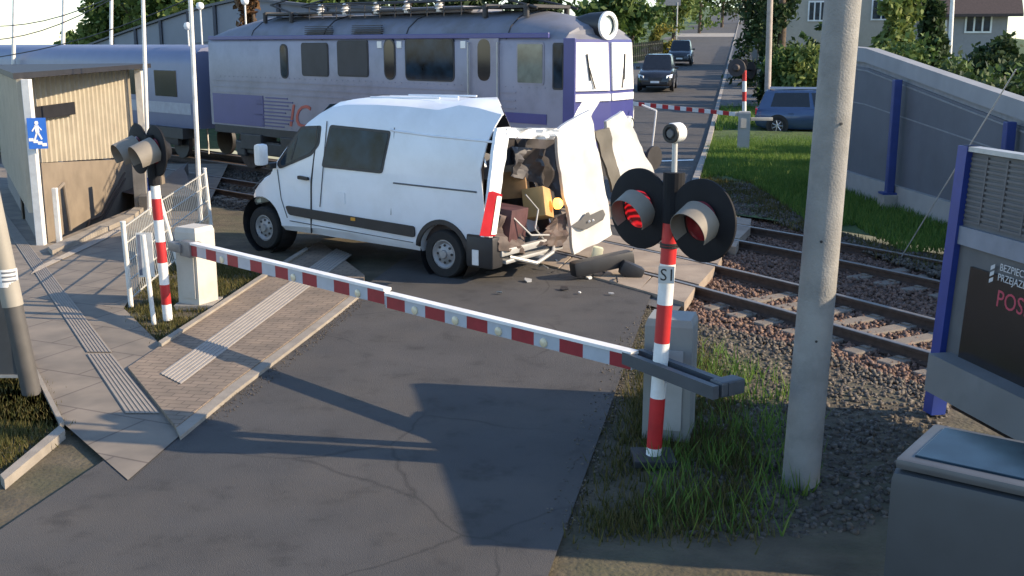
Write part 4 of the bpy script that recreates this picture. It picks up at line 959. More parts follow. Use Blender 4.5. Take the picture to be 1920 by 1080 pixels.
# cabinet behind the S1 post and the counterweight tail of a second boom
b = MB(); cabinet(b, V((1.36, 9.05, 0)), (.96, -.28, 0), (.28, .96, 0), 1.06, .40, .38, .06)
rbar = thing('barrier_machine', 'grey barrier machine cabinet standing behind the S1 post with its dark tail beam', 'barrier', V((1.36, 9.05, 0)))
b.build('machine_box', mat('cabinet_pale', (0.26, 0.265, 0.25), .6, var=.08, dirt=(.18, .18, .165), dscale=3), rbar)
b = MB(); b.prism([V((1.36, 9.05, .1)) + V((.96, -.28, 0)) * x + V((.28, .96, 0)) * -.192 + V((0, 0, z)) for x, z in ((-.13, 0), (.13, 0), (.13, .7), (-.13, .7))], V((.28, .96, 0)) * -.012); b.build('access_door', M_boxgrey, rbar)
ta, tz = G(1200, 676, .74), G(1372, 742, .74); td = (tz - ta).normalized(); tn = V((td.y, -td.x, 0))
b = MB()
for o in (0, .16): b.prism([ta + tn * (.03 + o), tz + tn * (.03 + o), tz + tn * (-.03 + o), ta + tn * (-.03 + o)], (0, 0, .10))
b.box(tz + V((-.02, .08, .05)), (.14, .24, .12), Matrix.Rotation(math.atan2(td.y, td.x), 3, 'Z'), .02); b.build('tail_beam', mat('tail_grey', (.06, .068, .078), .5, var=.1), rbar)

# ------------------------------------------------------------ poles and masts
c_b = V((2.24, 8.0, 0)); c_t = V((2.334, 8.0, 3.6)); cd_ = (c_t - c_b) / 3.6
b = MB(); b.cyl(c_b - cd_ * .1, c_b + cd_ * 7.5, .142, .112, n=40); o = b.build('concrete_pole', M_concpole, None, 60); tag(o, 'thick round concrete pole standing in front of the tracks, one side sunlit', 'utility pole')
def mast(name, label, cat, base, top, r0, r1, m, ext=3.0, group=None, n=14):
    d = (top - base); b = MB(); b.cyl(base, base + d * (1 + ext / d.length), r0, r1, n=n); o = b.build(name, m, None, 50); tag(o, label, cat, group); return o
M_wood = mat('weathered_pole', (0.36, 0.31, 0.27), 0.85, var=0.15, scale=6)
p0 = G(1437, 247); mast('utility_pole', 'slender weathered pole rising beside the rear of the parked blue car', 'utility pole', p0, at(1444, 0, p0.y), .125, .10, M_wood)
p0 = at(1783, 140, 36.0); mast('utility_pole', 'thin pale pole sticking up behind the right-hand noise wall', 'utility pole', V((p0.x, 36, 0)), at(1786, 0, 36.0), .075, .06, M_whitepost)
for (u, v, Y, ut, r, lab) in ((27, 300, 40, 27, .075, 'thin white mast against the sky, leftmost of the masts behind the shelter'), (121, 300, 46, 120, .09, 'white mast standing just left of the leafy trees behind the shelter'), (210, 300, 40, 209, .07, 'white mast rising in front of the left end of the noise wall'),
                              (279, 385, 21.5, 268, .042, 'white platform mast right behind the left signal discs'), (376, 408, 20.8, 357, .046, 'white platform mast at the far end of the wire fence')):
    x0 = at(u, v, Y); base = V((x0.x, Y, 0)); o = mast('lamp_mast', lab, 'mast', base, at(ut, 0, Y), r, r * .8, M_whitepost, 2.0, 'white masts at the left')
p0 = at(133, 60, 46.0); b = MB(); b.tube([V((p0.x, 46, 0)), V((p0.x, 46, 3.0))], .12, 12); o = b.build('signal_mast', M_darksteel); tag(o, 'short dark double post by the leafy trees behind the shelter', 'post')
# overhead wires
for k, (a, c) in enumerate((((-40, 50), (240, -18)), ((-40, 78), (230, -12)), ((-20, 110), (420, -30)))):
    b = MB(); A_ = at(*a, 34); B_ = at(*c, 26); pts = [A_.lerp(B_, t) + V((0, 0, -.25 * math.sin(math.pi * t))) for t in np.linspace(0, 1, 9)]
    b.tube(pts, .014, 6); o = b.build('overhead_wire', M_darksteel); tag(o, ['uppermost dark overhead wire crossing the sky at the top left', 'middle dark overhead wire crossing the sky at the top left', 'lowest dark overhead wire sloping over the white masts'][k], 'wire', 'overhead wires')
b = MB(); b.tube([at(1905, 130, 15.0), G(1690, 482)], .010, 6); o = b.build('guy_wire', M_steel); tag(o, 'thin pale guy wire running down to the ballast by the billboard', 'wire')
# post at the far left edge with a pale sleeve and sticker
n0 = V((-4.62, 10.1, 0)); n1 = at(-14, 395, 10.1)
npole = thing('sign_post', 'dark round post at the left picture edge with a pale upper sleeve and sticker', 'post', n0)
nf = (at(12, 573, 10.1).z - n0.z) / (n1.z - n0.z)
b = MB(); b.cyl(n0, n0.lerp(n1, nf), .088, n=24); b.build('post', mat('post_dark', (.075, .07, .065), .6, var=.15), npole, 50)
b = MB(); b.cyl(n0.lerp(n1, nf), n0.lerp(n1, 1.35), .096, n=24); sl = b.build('sleeve', mat('sleeve_cream', (.30, .275, .23), .5, var=.06, dirt=(.22, .20, .16)), npole, 50)
ps = n0.lerp(n1, (at(6, 520, 10.1).z) / n1.z); b = MB(); b.lathe(ps - V((0, 0, .08)), (0, 0, 1), [(0, .099), (.17, .099)], 12, R(-60), R(60), up=(.8, -1, 0)); st_ = b.build('sticker', M_white, sl)
b = MB()
for z in (-.03, .01, .05): b.lathe(ps + V((0, 0, z)), (0, 0, 1), [(0, .1005), (.018, .1005)], 10, R(-40), R(40), up=(.8, -1, 0))
b.build('sticker_lines', mat('print_grey', (.15, .16, .18), .6), st_)
b = MB(); b.box(V((-5.05, 10.3, .55)), (.55, .04, .85), None, .01); pa = b.build('notice_board', mat('board_dark', (.06, .065, .07), .5), None); tag(pa, 'small dark framed board beside the post at the left picture edge', 'notice board')
b = MB()
for x in (-.27, .27): b.box(V((-5.05 + x, 10.3, .48)), (.035, .06, 1.0))
for z in (.14, .96): b.box(V((-5.05, 10.295, z)), (.5, .055, .03))
b.build('board_frame', M_steel, pa)

# ------------------------------------------------------------ mesh fence at the left
fence = thing('mesh_fence', 'galvanised wire mesh fence running from the grass patch to the platform', 'fence', G(240, 590))
fp = [G(246, 575), G(300, 515), G(398, 440)]; fp[1] = fp[0].lerp(fp[2], .5)
ftop = [at(231, 424, fp[0].y), at(300, 375, fp[1].y), at(384, 322, fp[2].y)]
M_wire = mat('fence_wire', (0.50, 0.49, 0.44), 0.5, 0.2, var=0.08)
for i, (p, t) in enumerate(zip(fp, ftop)):
    b = MB(); b.cyl(p, p.lerp(t, 1.04), .032, n=12); b.cyl(p.lerp(t, 1.04), p.lerp(t, 1.06), .036, n=12); b.build('fence_post', M_whitepost, fence, 40)
for i in range(2):
    b = MB(); a0, a1, c0_, c1 = fp[i], ftop[i], fp[i + 1], ftop[i + 1]
    for k in (.10, .32, .55, .78, .98): b.tube([a0.lerp(a1, k), c0_.lerp(c1, k)], .011, 6)
    nn_ = 26
    for j in range(1, nn_): t = j / nn_; b.tube([a0.lerp(c0_, t).lerp(a1.lerp(c1, t), .08), a0.lerp(c0_, t).lerp(a1.lerp(c1, t), 1.0)], .006, 4)
    b.build('mesh_panel', M_wire, fence)
b = MB(); p = G(289, 608); b.tube([p, at(268, 440, p.y)], .028, 10); o = b.build('marker_post', M_whitepost); tag(o, 'slim white post standing between the fence end and the striped signal post', 'post')
b = MB(); p = G(263, 585); q0 = at(256, 440, p.y); b.prism([q0, q0 + V((.17, .05, 0)), q0 + V((.17, .05, -.52)), q0 + V((0, 0, -.52))], (0, .02, 0)); o = b.build('fence_notice', mat('notice_blue', (.10, .12, .17), .5, var=.2, scale=14)); tag(o, 'small dark blue notice hung on the wire fence', 'notice')
b = MB(); b.box(q0 + V((.085, .02, -.26)), (.20, .018, .56)); b.build('notice_frame', M_whitepost, o)

# ------------------------------------------------------------ underpass shelter at the left
M_corr = mat('corrugated_beige', (0.43, 0.385, 0.30), 0.5, var=0.06, scale=3, dirt=(.33, .29, .225), dscale=2)
M_stair = mat('stairwell_concrete', (0.21, 0.175, 0.135), 0.85, var=0.12, scale=2.5, dirt=(.14, .115, .09), dscale=1.5)
sh = thing('underpass_shelter', 'beige corrugated shelter over the pedestrian underpass stairs at the left', 'shelter', A0)
def corr(name, p0, p1, z00, z01, z10, z11, pitch=.24, amp=.09, m=M_corr):
    d = (p1 - p0); L = d.length; d.normalize(); nx = V((-d.y, d.x, 0)); n = int(L / pitch); vs = []
    prof = [(0, 0), (.25, 0), (.40, 1), (.75, 1), (.90, 0)]
    for i in range(n):
        for f, a in prof: 
            t = (i + f) * pitch; k = t / L; vs.append((p0 + d * t + nx * (a * amp), lerp(z00, z01, k), lerp(z10, z11, k)))
    b = MB(); N = len(vs); out = [V((p.x, p.y, lo)) for p, lo, hi in vs] + [V((p.x, p.y, hi)) for p, lo, hi in vs]
    b.add(out, [(i, i + 1, N + i + 1, N + i) for i in range(N - 1)])
    b.add([p + nx * -.02 for p in out], [(i, N + i, N + i + 1, i + 1) for i in range(N - 1)])
    return b.build(name, m, sh)
Aw = A0 + V((-.12, .02, 0)); Bw = Aw + wd * 8.5
corr('front_cladding', Aw, Bw, .55, .62, 2.75, 2.75)
b = MB(); b.prism([Aw + wd * .05 + V((0.02, 0, 0)), Bw, Bw + V((.12, .05, 0)), Aw + wd * .05 + V((.14, .05, 0))], (0, 0, .55)); b.build('plinth_wall', mat('plinth_grey', (.20, .185, .17), .85, var=.1), sh)
Cw0 = V((-9.40, 20.9, 0)); Cw1 = V((-9.30, 27.2, 0))
b = MB(); b.prism([Cw0 + V((0, 0, -2.2)), Cw1 + V((0, 0, -2.2)), Cw1 + V((0, 0, .55)), Cw0 + V((0, 0, 1.08))], (-.02, 0, 0)); b.build('stairwell_wall', M_stair, sh)
b = MB(); b.prism([A0 + V((.02, .16, -2.2)), A0 + V((.14, 9.0, -2.2)), A0 + V((.14, 9.0, .0)), A0 + V((.02, .16, .0))], (.12, 0, 0)); b.prism([A0 + V((.1, 9.0, -2.2)), A0 + V((-1.6, 9.0, -2.2)), A0 + V((-1.6, 9.0, .0)), A0 + V((.1, 9.0, .0))], (0, .1, 0)); b.build('retaining_wall', M_stair, sh)
b = MB()
for i in range(14):
    y0 = A0.y + .5 + i * .62; b.box((A0.x - .72, y0, -.45 - .09 * i - .5), (1.45, .62, 1.0))
b.build('staircase', M_stair, sh)
corr('rear_cladding', Cw0 + V((.0, .02, 0)), Cw1, 1.08, .60, 2.75, 2.75)
for p, w_, hh_ in ((A0 + V((-.05, 0, 0)), .13, 2.8), (A0 + V((.16, .22, 0)), .08, 1.0), (V((-8.98, 26.9, 0)), .16, 2.8)):
    b = MB(); b.box(p + V((0, 0, hh_ / 2 - .05)), (w_, w_, hh_), None, .01); b.build('frame_post', M_whitepost, sh)
b = MB(); b.prism([Aw + V((-.1, -.1, 2.75)), V((-8.8, 27.3, 2.75)), V((-9.6, 27.5, 2.75)), Bw + V((-.2, .1, 2.75))], (0, 0, .10)); b.build('roof', M_darksteel, sh)
M_rail = mat('handrail_brown', (.09, .065, .05), .5, .2)
b = MB(); xw = Cw0.x + .12
for dz in (0, -.14):
    b.tube([V((xw, 26.3, .30 + dz)), V((xw, 24.6, -.48 + dz)), V((xw, 23.9, -.48 + dz)), V((xw, 23.2, -1.1 + dz))], .022, 8)
b.build('stair_handrail', M_rail, sh)
b = MB(); b.tube([A0 + V((.13, .25, 0)), A0 + V((.13, .25, .85)), A0 + V((.08, .8, .95)), A0 + V((.05, 1.0, .1))], .03, 8); b.build('entrance_rail', M_stair, sh)
# blue pedestrian underpass sign on the corner post
sg = A0 + V((-.05, -.10, 0)); sc0 = at(70, 250, sg.y)
sign = thing('underpass_sign', 'blue square sign with a white figure walking down stairs on the shelter corner post', 'sign', V((sc0.x, sg.y, sc0.z)))
shx = V((.93, .36, 0)); shn = V((.36, -.93, 0))
def sgp(x, z, o=0.0): return V((sc0.x, sg.y, sc0.z)) + shx * x + shn * o + V((0, 0, z))
b = MB(); b.prism([sgp(-.145, -.25), sgp(.145, -.25), sgp(.145, .25), sgp(-.145, .25)], shn * .02); pn = b.build('panel', mat('sign_blue', (.02, .12, .48), .4, var=.05), sign)
b = MB()
fig = [[(-.02, .20), (.02, .20), (.03, .17), (.02, .14), (-.02, .14), (-.03, .17)], [(-.035, .13), (.03, .13), (.035, .02), (.015, -.0), (-.02, -.0), (-.03, .05)], [(-.03, .12), (-.02, .11), (-.065, .03), (-.085, .04)], [(.02, .12), (.035, .11), (.075, .06), (.06, .045)], [(-.02, .01), (.01, .01), (-.035, -.11), (-.06, -.10)], [(0, .01), (.03, .01), (.075, -.09), (.05, -.105)]]
for f in fig: b.prism([sgp(x, z, .021) for x, z in f], shn * .004)
for i in range(4): x0 = -.135 + .065 * i; z0 = -.075 - .028 * i; b.prism([sgp(x0, z0 - .05, .021), sgp(x0 + .07, z0 - .05, .021), sgp(x0 + .07, z0, .021), sgp(x0, z0, .021)], shn * .003)
b.build('pictogram', M_white, pn)
b = MB(); p0_, p1_ = Cw0 + V((.12, .5, 1.86)), Cw0 + V((.13, 2.6, 1.86)); b.prism([p0_, p1_, p1_ + V((0, 0, .26)), p0_ + V((0, 0, .26))], (.03, 0, 0)); o = b.build('name_plate', M_black); tag(o, 'narrow black name board on the corrugated wall above the stairs', 'name board')
# platform block between the stairs and the tracks
b = MB(); b.prism([G(262, 398), G(372, 398), V((G(372, 330).x, 27, 0)), V((-8.4, 28.5, 0)), V((-8.1, 26.2, 0))], (0, 0, .32)); o = b.build('platform', M_asphalt_old); struct(o)
for k, (u, v, h, lab) in enumerate(((268, 390, 1.0, 'wide grey concrete pillar behind the left signal by the stairs'), (303, 372, .8, 'narrow brown pillar to the right of the grey pillar by the stairs'))):
    p = G(u, v); b = MB(); b.box(p + V((0, 0, h / 2 + .1)), (.26 if k == 0 else .14, .22, h + .2), None, .01); o = b.build('platform_pillar', M_stair if k else M_conc); tag(o, lab, 'pillar', 'pillars by the stairs')

# ------------------------------------------------------------ noise wall at the right with its blue posts
nw = thing('noise_wall', 'long dark grey noise wall with blue posts on a pale concrete base at the right', 'wall', G(1610, 365))
wpts = [V((7.72, 26.5, 0)), V((7.81, 24.6, 0)), V((8.2, 19.85, 0)), V((8.36, 16.2, 0)), V((8.5, 13.0, 0))]
def wtop(u, v, p): return at(u, v, p.y).z
ztops = [3.28, 3.22, 2.62, 2.22, 1.95]
def wallband(b, lo, hi, x0, x1):
    """band between fractions/heights of the wall; lo, hi functions of index"""
    n = len(wpts); vs = []
    for i, p in enumerate(wpts): vs += [p + V((x0, 0, lo(i))), p + V((x0, 0, hi(i))), p + V((x1, 0, hi(i))), p + V((x1, 0, lo(i)))]
    b.add(vs, [(4 * i + k, 4 * i + (k + 1) % 4, 4 * i + 4 + (k + 1) % 4, 4 * i + 4 + k) for i in range(n - 1) for k in range(4)] + [(0, 1, 2, 3), tuple(4 * (n - 1) + k for k in (3, 2, 1, 0))])
b = MB(); wallband(b, lambda i: -.1, lambda i: .46, -.10, .25); b.build('base_beam', mat('beam_concrete', (.34, .335, .32), .9, var=.08, dirt=(.25, .245, .23), dscale=1.5), nw)
b = MB(); wallband(b, lambda i: .46, lambda i: ztops[i] - .42, .0, .12); b.build('panel', M_wallblue, nw)
b = MB(); wallband(b, lambda i: ztops[i] - .30, lambda i: ztops[i], -.06, .2); b.build('parapet', mat('parapet_grey', (.27, .28, .29), .75, var=.06, dirt=(.2, .21, .22)), nw)
b = MB(); wallband(b, lambda i: ztops[i] - .42, lambda i: ztops[i] - .30, .03, .10); wallband(b, lambda i: ztops[i] - .50, lambda i: ztops[i] - .47, -.02, .02); wallband(b, lambda i: ztops[i] * .62, lambda i: ztops[i] * .62 + .025, -.012, .02); b.build('panel_joint', mat('joint_grey', (.22, .23, .24), .7), nw)
for u, v, vt in ((1686, 352, 170), (1893, 280, 190)):
    p = onplane(u, v, (8.02, 22.0), (-.075, .997)) if u < 1800 else onplane(u, 470, (8.02, 22.0), (-.075, .997))
    p = V((p.x - .20, p.y, 0)); zt = float(np.interp(-p.y, [-q_.y for q_ in wpts], ztops)) - .35
    b = MB(); b.box(p + V((0, 0, .30 + (zt - .30) / 2)), (.16, .16, zt - .30), None, .015); b.box(p + V((0, 0, .31)), (.36, .30, .04)); b.build('steel_post', M_blue, nw)
    b = MB(); b.box(p + V((0, 0, .12)), (.34, .40, .34), None, .02); b.build('post_footing', M_conc, nw)

# ------------------------------------------------------------ billboard at the right edge
bb0 = V((at(1748, 790, 9.6).x, 9.6, 0)); bdir = V((.19, -.98, 0)).normalized(); bno = V((-bdir.y, bdir.x, 0)); bno = bno if bno.x < 0 else -bno
bill = thing('billboard', 'dark poster billboard with blue frame post and grey mesh top at the right edge', 'billboard', bb0)
ptop = at(1816, 280, 9.6); zt = ptop.z; lean = (ptop.x - bb0.x) / zt
def bp_(a, z, o=0.0): return bb0 + V((lean * z, 0, 0)) + bdir * a + bno * o + V((0, 0, z))
b = MB(); b.prism([bp_(-.07, 0, .06), bp_(.07, 0, .06), bp_(.07, 0, -.08), bp_(-.07, 0, -.08)], bp_(0, zt + .03) - bp_(0, 0)); b.build('frame_post', mat('frame_blue', (.018, .04, .22), .45, var=.1), bill)
b = MB(); b.prism([bp_(.07, .25), bp_(3.6, .25), bp_(3.6, zt - .02), bp_(.07, zt - .02)], bno * -.05); b.build('panel', mat('panel_grey', (.115, .115, .115), .7, var=.12, scale=4), bill)
b = MB()
for z in np.arange(zt - .62, zt - .05, .045): b.prism([bp_(.08, z, .002), bp_(3.5, z, .002), bp_(3.5, z + .02, .002), bp_(.08, z + .02, .002)], bno * .012)
for a in np.arange(.30, 3.4, .28): b.prism([bp_(a, zt - .62, .002), bp_(a + .02, zt - .62, .002), bp_(a + .02, zt - .04, .002), bp_(a, zt - .04, .002)], bno * .016)
b.build('top_louvre', mat('louvre', (.12, .115, .115), .6, var=.1), bill)
b = MB(); b.prism([bp_(-.05, zt - .01, .05), bp_(3.6, zt - .01, .05), bp_(3.6, zt + .03, .05), bp_(-.05, zt + .03, .05)], bno * -.12); b.build('top_rail', M_steel, bill)
b = MB(); b.prism([bp_(.07, zt - .82, .0), bp_(3.6, zt - .82, .0), bp_(3.6, zt - .66, .0), bp_(.07, zt - .66, .0)], bno * .035); b.build('mid_rail', mat('mid_rail', (.20, .22, .26), .5), bill)
zp = zt - .98
b = MB(); b.prism([bp_(.30, .15, .0), bp_(3.4, .15, .0), bp_(3.4, zp, .0), bp_(.30, zp, .0)], bno * .03); po = b.build('poster', mat('poster_black', (.012, .012, .014), .25, var=.2), bill)
def btext(txt, a, z, size, m, par, sx=1.0):
    vsT, fsT = textmesh(txt, size, ext=.001); q = MB(); q.add([bp_(a + p.x * sx, z + p.y, .031 + p.z) for p in vsT], fsT); return q.build('lettering', m, par)
def bpz(u, v):
    """board coordinates of a photo pixel"""
    p = onplane(u, v, (bb0.x + lean * 1.2, bb0.y), (bdir.x, bdir.y)); return (p - bb0).dot(bdir), p.z
M_pw = mat('print_white', (.55, .55, .55), .5, var=.05); M_pr = mat('print_red', (.48, .05, .09), .5, var=.05)
a0, z0_ = bpz(1876, 506); btext('BEZPIECZNY', a0, z0_, .085, M_pw, po); a1, z1_ = bpz(1872, 521); btext('PRZEJAZD', a0 - .01, z0_ - .085, .085, M_pw, po)
a1, z1_ = bpz(1871, 572); btext('POSE', a1, z1_, .20, M_pr, po); a2, z2_ = bpz(1906, 605); btext('G', a1 + .42, z1_ - .15, .11, M_pr, po)
a3, z3_ = bpz(1859, 512); q = MB()
for k in range(3): q.prism([bp_(a3 + x, z3_ + .055 * (1 - k) + z, .031) for x, z in ((0, -.025), (.05, .0), (.05, .035), (0, .01))], bno * .002)
q.build('poster_logo', M_pw, po)

# grey control enclosure with rounded lid near the lower right corner
ce = thing('control_enclosure', 'grey rounded enclosure with a dark glazed lid in the lower right foreground', 'enclosure', V((2.55, 5.6, 0)))
cx_ = V((.80, -.60, 0)).normalized(); cy_ = V((.60, .80, 0)).normalized(); mxc = Matrix((cx_, cy_, V((0, 0, 1)))).transposed()
b = MB(); b.box(V((2.6, 5.5, .55)), (.95, .75, 1.1), mxc, .08); b.build('case', mat('enclosure_grey', (.05, .056, .062), .5, var=.06), ce, 40)
b = MB(); b.box(V((2.6, 5.5, 1.13)), (.90, .70, .06), mxc, .025); lid = b.build('lid_frame', mat('lid_grey', (.085, .09, .095), .4), ce, 40)
b = MB(); b.box(V((2.6, 5.5, 1.165)), (.74, .54, .012), mxc, .004); b.build('lid_glass', M_glass, lid)
wc = thing('electrical_box', 'long pale grey sheet-metal box fixed below the billboard poster', 'box', V((3.75, 8.6, .5)))
b = MB(); b.prism([bp_(.15, .28, .0), bp_(2.4, .28, .0), bp_(2.4, .62, .0), bp_(.15, .62, .0)], bno * .22); b.build('case', mat('case_pale', (.20, .20, .195), .55, var=.1, dirt=(.14, .14, .135)), wc)

# ------------------------------------------------------------ cars
M_carglass = mat('car_glass', (0.012, 0.014, 0.018), 0.08, var=0.2, spec=0.6)
def car(name, label, cat, loc, fwd, L, W, Hh, paint, suv=True, rails=None, z=0.0, plate=True):
    loc = V(loc); fx = V((fwd[0], fwd[1], 0)).normalized(); fy = V((-fx.y, fx.x, 0)); M = frame(loc + V((0, 0, z)), fx, fy)
    t = thing(name, label, cat, loc)
    hl, hw = L / 2, W / 2; belt = Hh * .60; hood = Hh * .57
    S_ = [(-hl, .42, belt * .90, .86), (-hl + .06, .34, belt * .98, .94), (-hl + .4, .24, belt, .99), (-.6, .22, belt, 1.0), (.55, .22, belt * .99, 1.0), (hl - .95, .22, hood, .99), (hl - .35, .24, hood * .90, .95), (hl - .08, .28, hood * .74, .86), (hl, .34, hood * .60, .76)]
    b = MB(); vs = []; FR_ = [0, .12, .35, .62, .88, 1.0]; WF = [.90, .97, 1.0, .995, .965, .90]; n_ = 2 * len(FR_) + 1
    for x, zb, zt, k in S_:
        ring = [(x, hw * k * wf, zb + (zt - zb) * f) for f, wf in zip(FR_, WF)]
        vs += ring + [(x, 0, zt + .03)] + [(x_, -y_, z_) for x_, y_, z_ in reversed(ring)]
    b.add(vs, [(i * n_ + k, i * n_ + (k + 1) % n_, (i + 1) * n_ + (k + 1) % n_, (i + 1) * n_ + k) for i in range(len(S_) - 1) for k in range(n_)] + [tuple(range(n_)), tuple(range((len(S_) - 1) * n_, len(S_) * n_))])
    r_ = Hh * .205
    # cabin: lower ring and roof ring
    xb0, xb1 = -hl + .10, hl * .52; xr0, xr1 = -hl + (.34 if suv else .75), hl * .10
    yb, yr = hw * .93, hw * .74
    lo = [(xb0, yb * .93, belt - .02), (-.2, yb, belt - .02), (xb1, yb * .90, belt - .06)]; hi = [(xr0, yr * .95, Hh - .07), (-.3, yr, Hh - .04), (xr1, yr * .96, Hh - .08)]
    ringl = lo + [(x, -y, z_) for x, y, z_ in reversed(lo)]; ringh = hi + [(x, -y, z_) for x, y, z_ in reversed(hi)]
    rt = [(x * .94 - .02, y * .86, z_ + .06) for x, y, z_ in ringh]
    b.add(ringl + ringh + rt, [(i, (i + 1) % 6, 6 + (i + 1) % 6, 6 + i) for i in range(6)] + [(6 + i, 6 + (i + 1) % 6, 12 + (i + 1) % 6, 12 + i) for i in range(6)] + [(12, 13, 16, 17), (13, 14, 15, 16)])
    body = b.build('body', paint, t, 38, M)
    for x in (-hl + .82, hl - .86):
        for s in (1, -1):
            q = MB(); q.lathe((x, s * (hw - .10), r_ + .02), (0, s, 0), [(0, 0), (0, r_ + .06), (.108, r_ + .06), (.11, 0)], 28); q.build('wheel_arch', M_black, t, None, M)
            q = MB(); q.lathe((x, s * (hw - .20), r_), (0, s, 0), [(0, 0), (0, r_ * .94), (.03, r_), (.19, r_), (.215, r_ * .94), (.215, r_ * .66), (.20, r_ * .62)], 28); wh = q.build('wheel', M_tyre, t, 40, M)
            q = MB(); c = V((x, s * (hw + .0), r_)); q.lathe(c, (0, s, 0), [(0, r_ * .64), (.012, r_ * .60), (-.03, r_ * .5), (-.03, 0)], 24)
            for i in range(7): a = 2 * math.pi * i / 7; q.cyl(c + V((r_ * .12 * math.cos(a), s * .004, r_ * .12 * math.sin(a))), c + V((r_ * .60 * math.cos(a), s * .006, r_ * .60 * math.sin(a))), r_ * .07, r_ * .05, n=6)
            q.lathe(c, (0, s, 0), [(-.02, r_ * .16), (.012, r_ * .14), (.012, 0)], 12); q.build('rim', M_alloy, wh, 40, M)
    def win(name, pts, out=.008):
        c = sum((V(p) for p in pts), V((0, 0, 0))) / len(pts); n = (V(pts[1]) - V(pts[0])).cross(V(pts[2]) - V(pts[0])).normalized()
        if n.dot(c - V((0, 0, Hh * .5))) < 0: n = -n
        q = MB(); q.prism([V(p) + n * (out - .02) for p in pts], n * .02); return q.build(name, M_carglass, t, None, M)
    def mixp(a, c, f): return tuple(V(a).lerp(V(c), f))
    A_, B_, C_, D_ = lo[0], lo[1], lo[2], hi[0]; E_, F_ = hi[1], hi[2]
    def quad(a, b_, c, d, u0, u1, v0, v1):
        f = lambda u, v: V(a).lerp(V(b_), u).lerp(V(d).lerp(V(c), u), v)
        return [f(u0, v0), f(u1, v0), f(u1, v1), f(u0, v1)]
    for s in (1, -1):
        m_ = lambda p: (p[0], s * p[1], p[2])
        win('side_window', quad(m_(A_), m_(B_), m_(E_), m_(D_), .22, .96, .10, .90)); win('side_window', quad(m_(B_), m_(C_), m_(F_), m_(E_), .05, .88, .10, .90))
    ml = lambda p: (p[0], -p[1], p[2])
    win('windscreen', quad(C_, ml(C_), ml(F_), F_, .05, .95, .06, .94)); win('rear_window', quad(A_, ml(A_), ml(D_), D_, .1, .9, .15, .92))
    for s in (1, -1):
        q = MB(); q.prism([(hl - .30, s * hw * .93, hood * .80), (hl - .06, s * hw * .62, hood * .72), (hl - .04, s * hw * .60, hood * .60), (hl - .22, s * hw * .90, hood * .62)], (.05, s * .03, .02)); q.build('headlight', mat('car_lamp', (.80, .82, .85), .12, .3, var=.05), t, None, M)
        q = MB(); q.box((-hl + .03, s * hw * .78, belt * .86), (.08, .22, .22), None, .02); q.build('tail_lamp', mat('tail_red', (0.52, 0.03, 0.045), 0.2), t, None, M)
        q = MB(); q.box((hl * .36, s * (hw + .08), belt + .06), (.14, .20, .14), None, .03); q.build('mirror', paint, t, None, M)
        for xh in (-.95, .15): q = MB(); q.box((xh, s * hw * .995, belt * .80), (.20, .03, .035), None, .008); q.build('door_handle', paint, t, None, M)
        if rails: q = MB(); q.cyl((xr0 + .15, s * yr * .86, Hh + .03), (xr1 - .1, s * yr * .86, Hh + .03), .025, n=8); q.build('roof_rail', M_alloy, t, None, M)
    q = MB(); q.prism([(hl - .02, -hw * .42, hood * .66), (hl - .02, hw * .42, hood * .66), (hl + .01, hw * .34, hood * .50), (hl + .01, -hw * .34, hood * .50)], (.025, 0, 0)); gr_ = q.build('grille', M_black, t, None, M)
    q = MB(); q.box((hl + .0, 0, .40), (.10, W * .70, .16), None, .02); bp__ = q.build('bumper_intake', M_black, t, None, M)
    q = MB(); q.box((hl + .055, 0, .47), (.02, .46, .11), None, .004); q.build('number_plate', M_white, bp__, None, M)
    q = MB(); q.box((-hl + .0, 0, .78), (.02, .46, .11), None, .004); q.build('number_plate', M_white, t, None, M)
    return t
M_carblk = mat('car_black', (0.014, 0.014, 0.017), 0.22, var=0.1, coat=0.6)
M_cardk = mat('car_anthracite', (0.022, 0.024, 0.03), 0.25, var=0.1, coat=0.6)
M_carblue = mat('car_blue', (0.045, 0.085, 0.18), 0.25, 0.35, var=0.06, coat=0.6)
def onroad(u, Y): z = road_h(Y) + .014; x = (u - 960) / FPX * (Y * cp - (z - H) * sp); return V((x, Y, z))
car('parked_car', 'black off-road car leading the queue on the far road, white number plate in front', 'car', onroad(1233, 60.5), (-.20, -.98), 4.4, 1.88, 1.88, M_carblk)
car('parked_car', 'small dark car waiting behind the black off-road car on the far road', 'car', onroad(1276, 85), (-.20, -.98), 4.1, 1.80, 1.80, M_cardk, suv=False)
pf = V((.975, -.22, 0)); pa_ = V((.22, .975, 0)); rwheel = G(1458, 254)
car('parked_car', 'blue estate car with silver roof rails parked beside the slender pole', 'car', rwheel + pf * 1.40 + pa_ * .92, pf, 4.5, 1.84, 1.66, M_carblue, rails=True, z=.01)

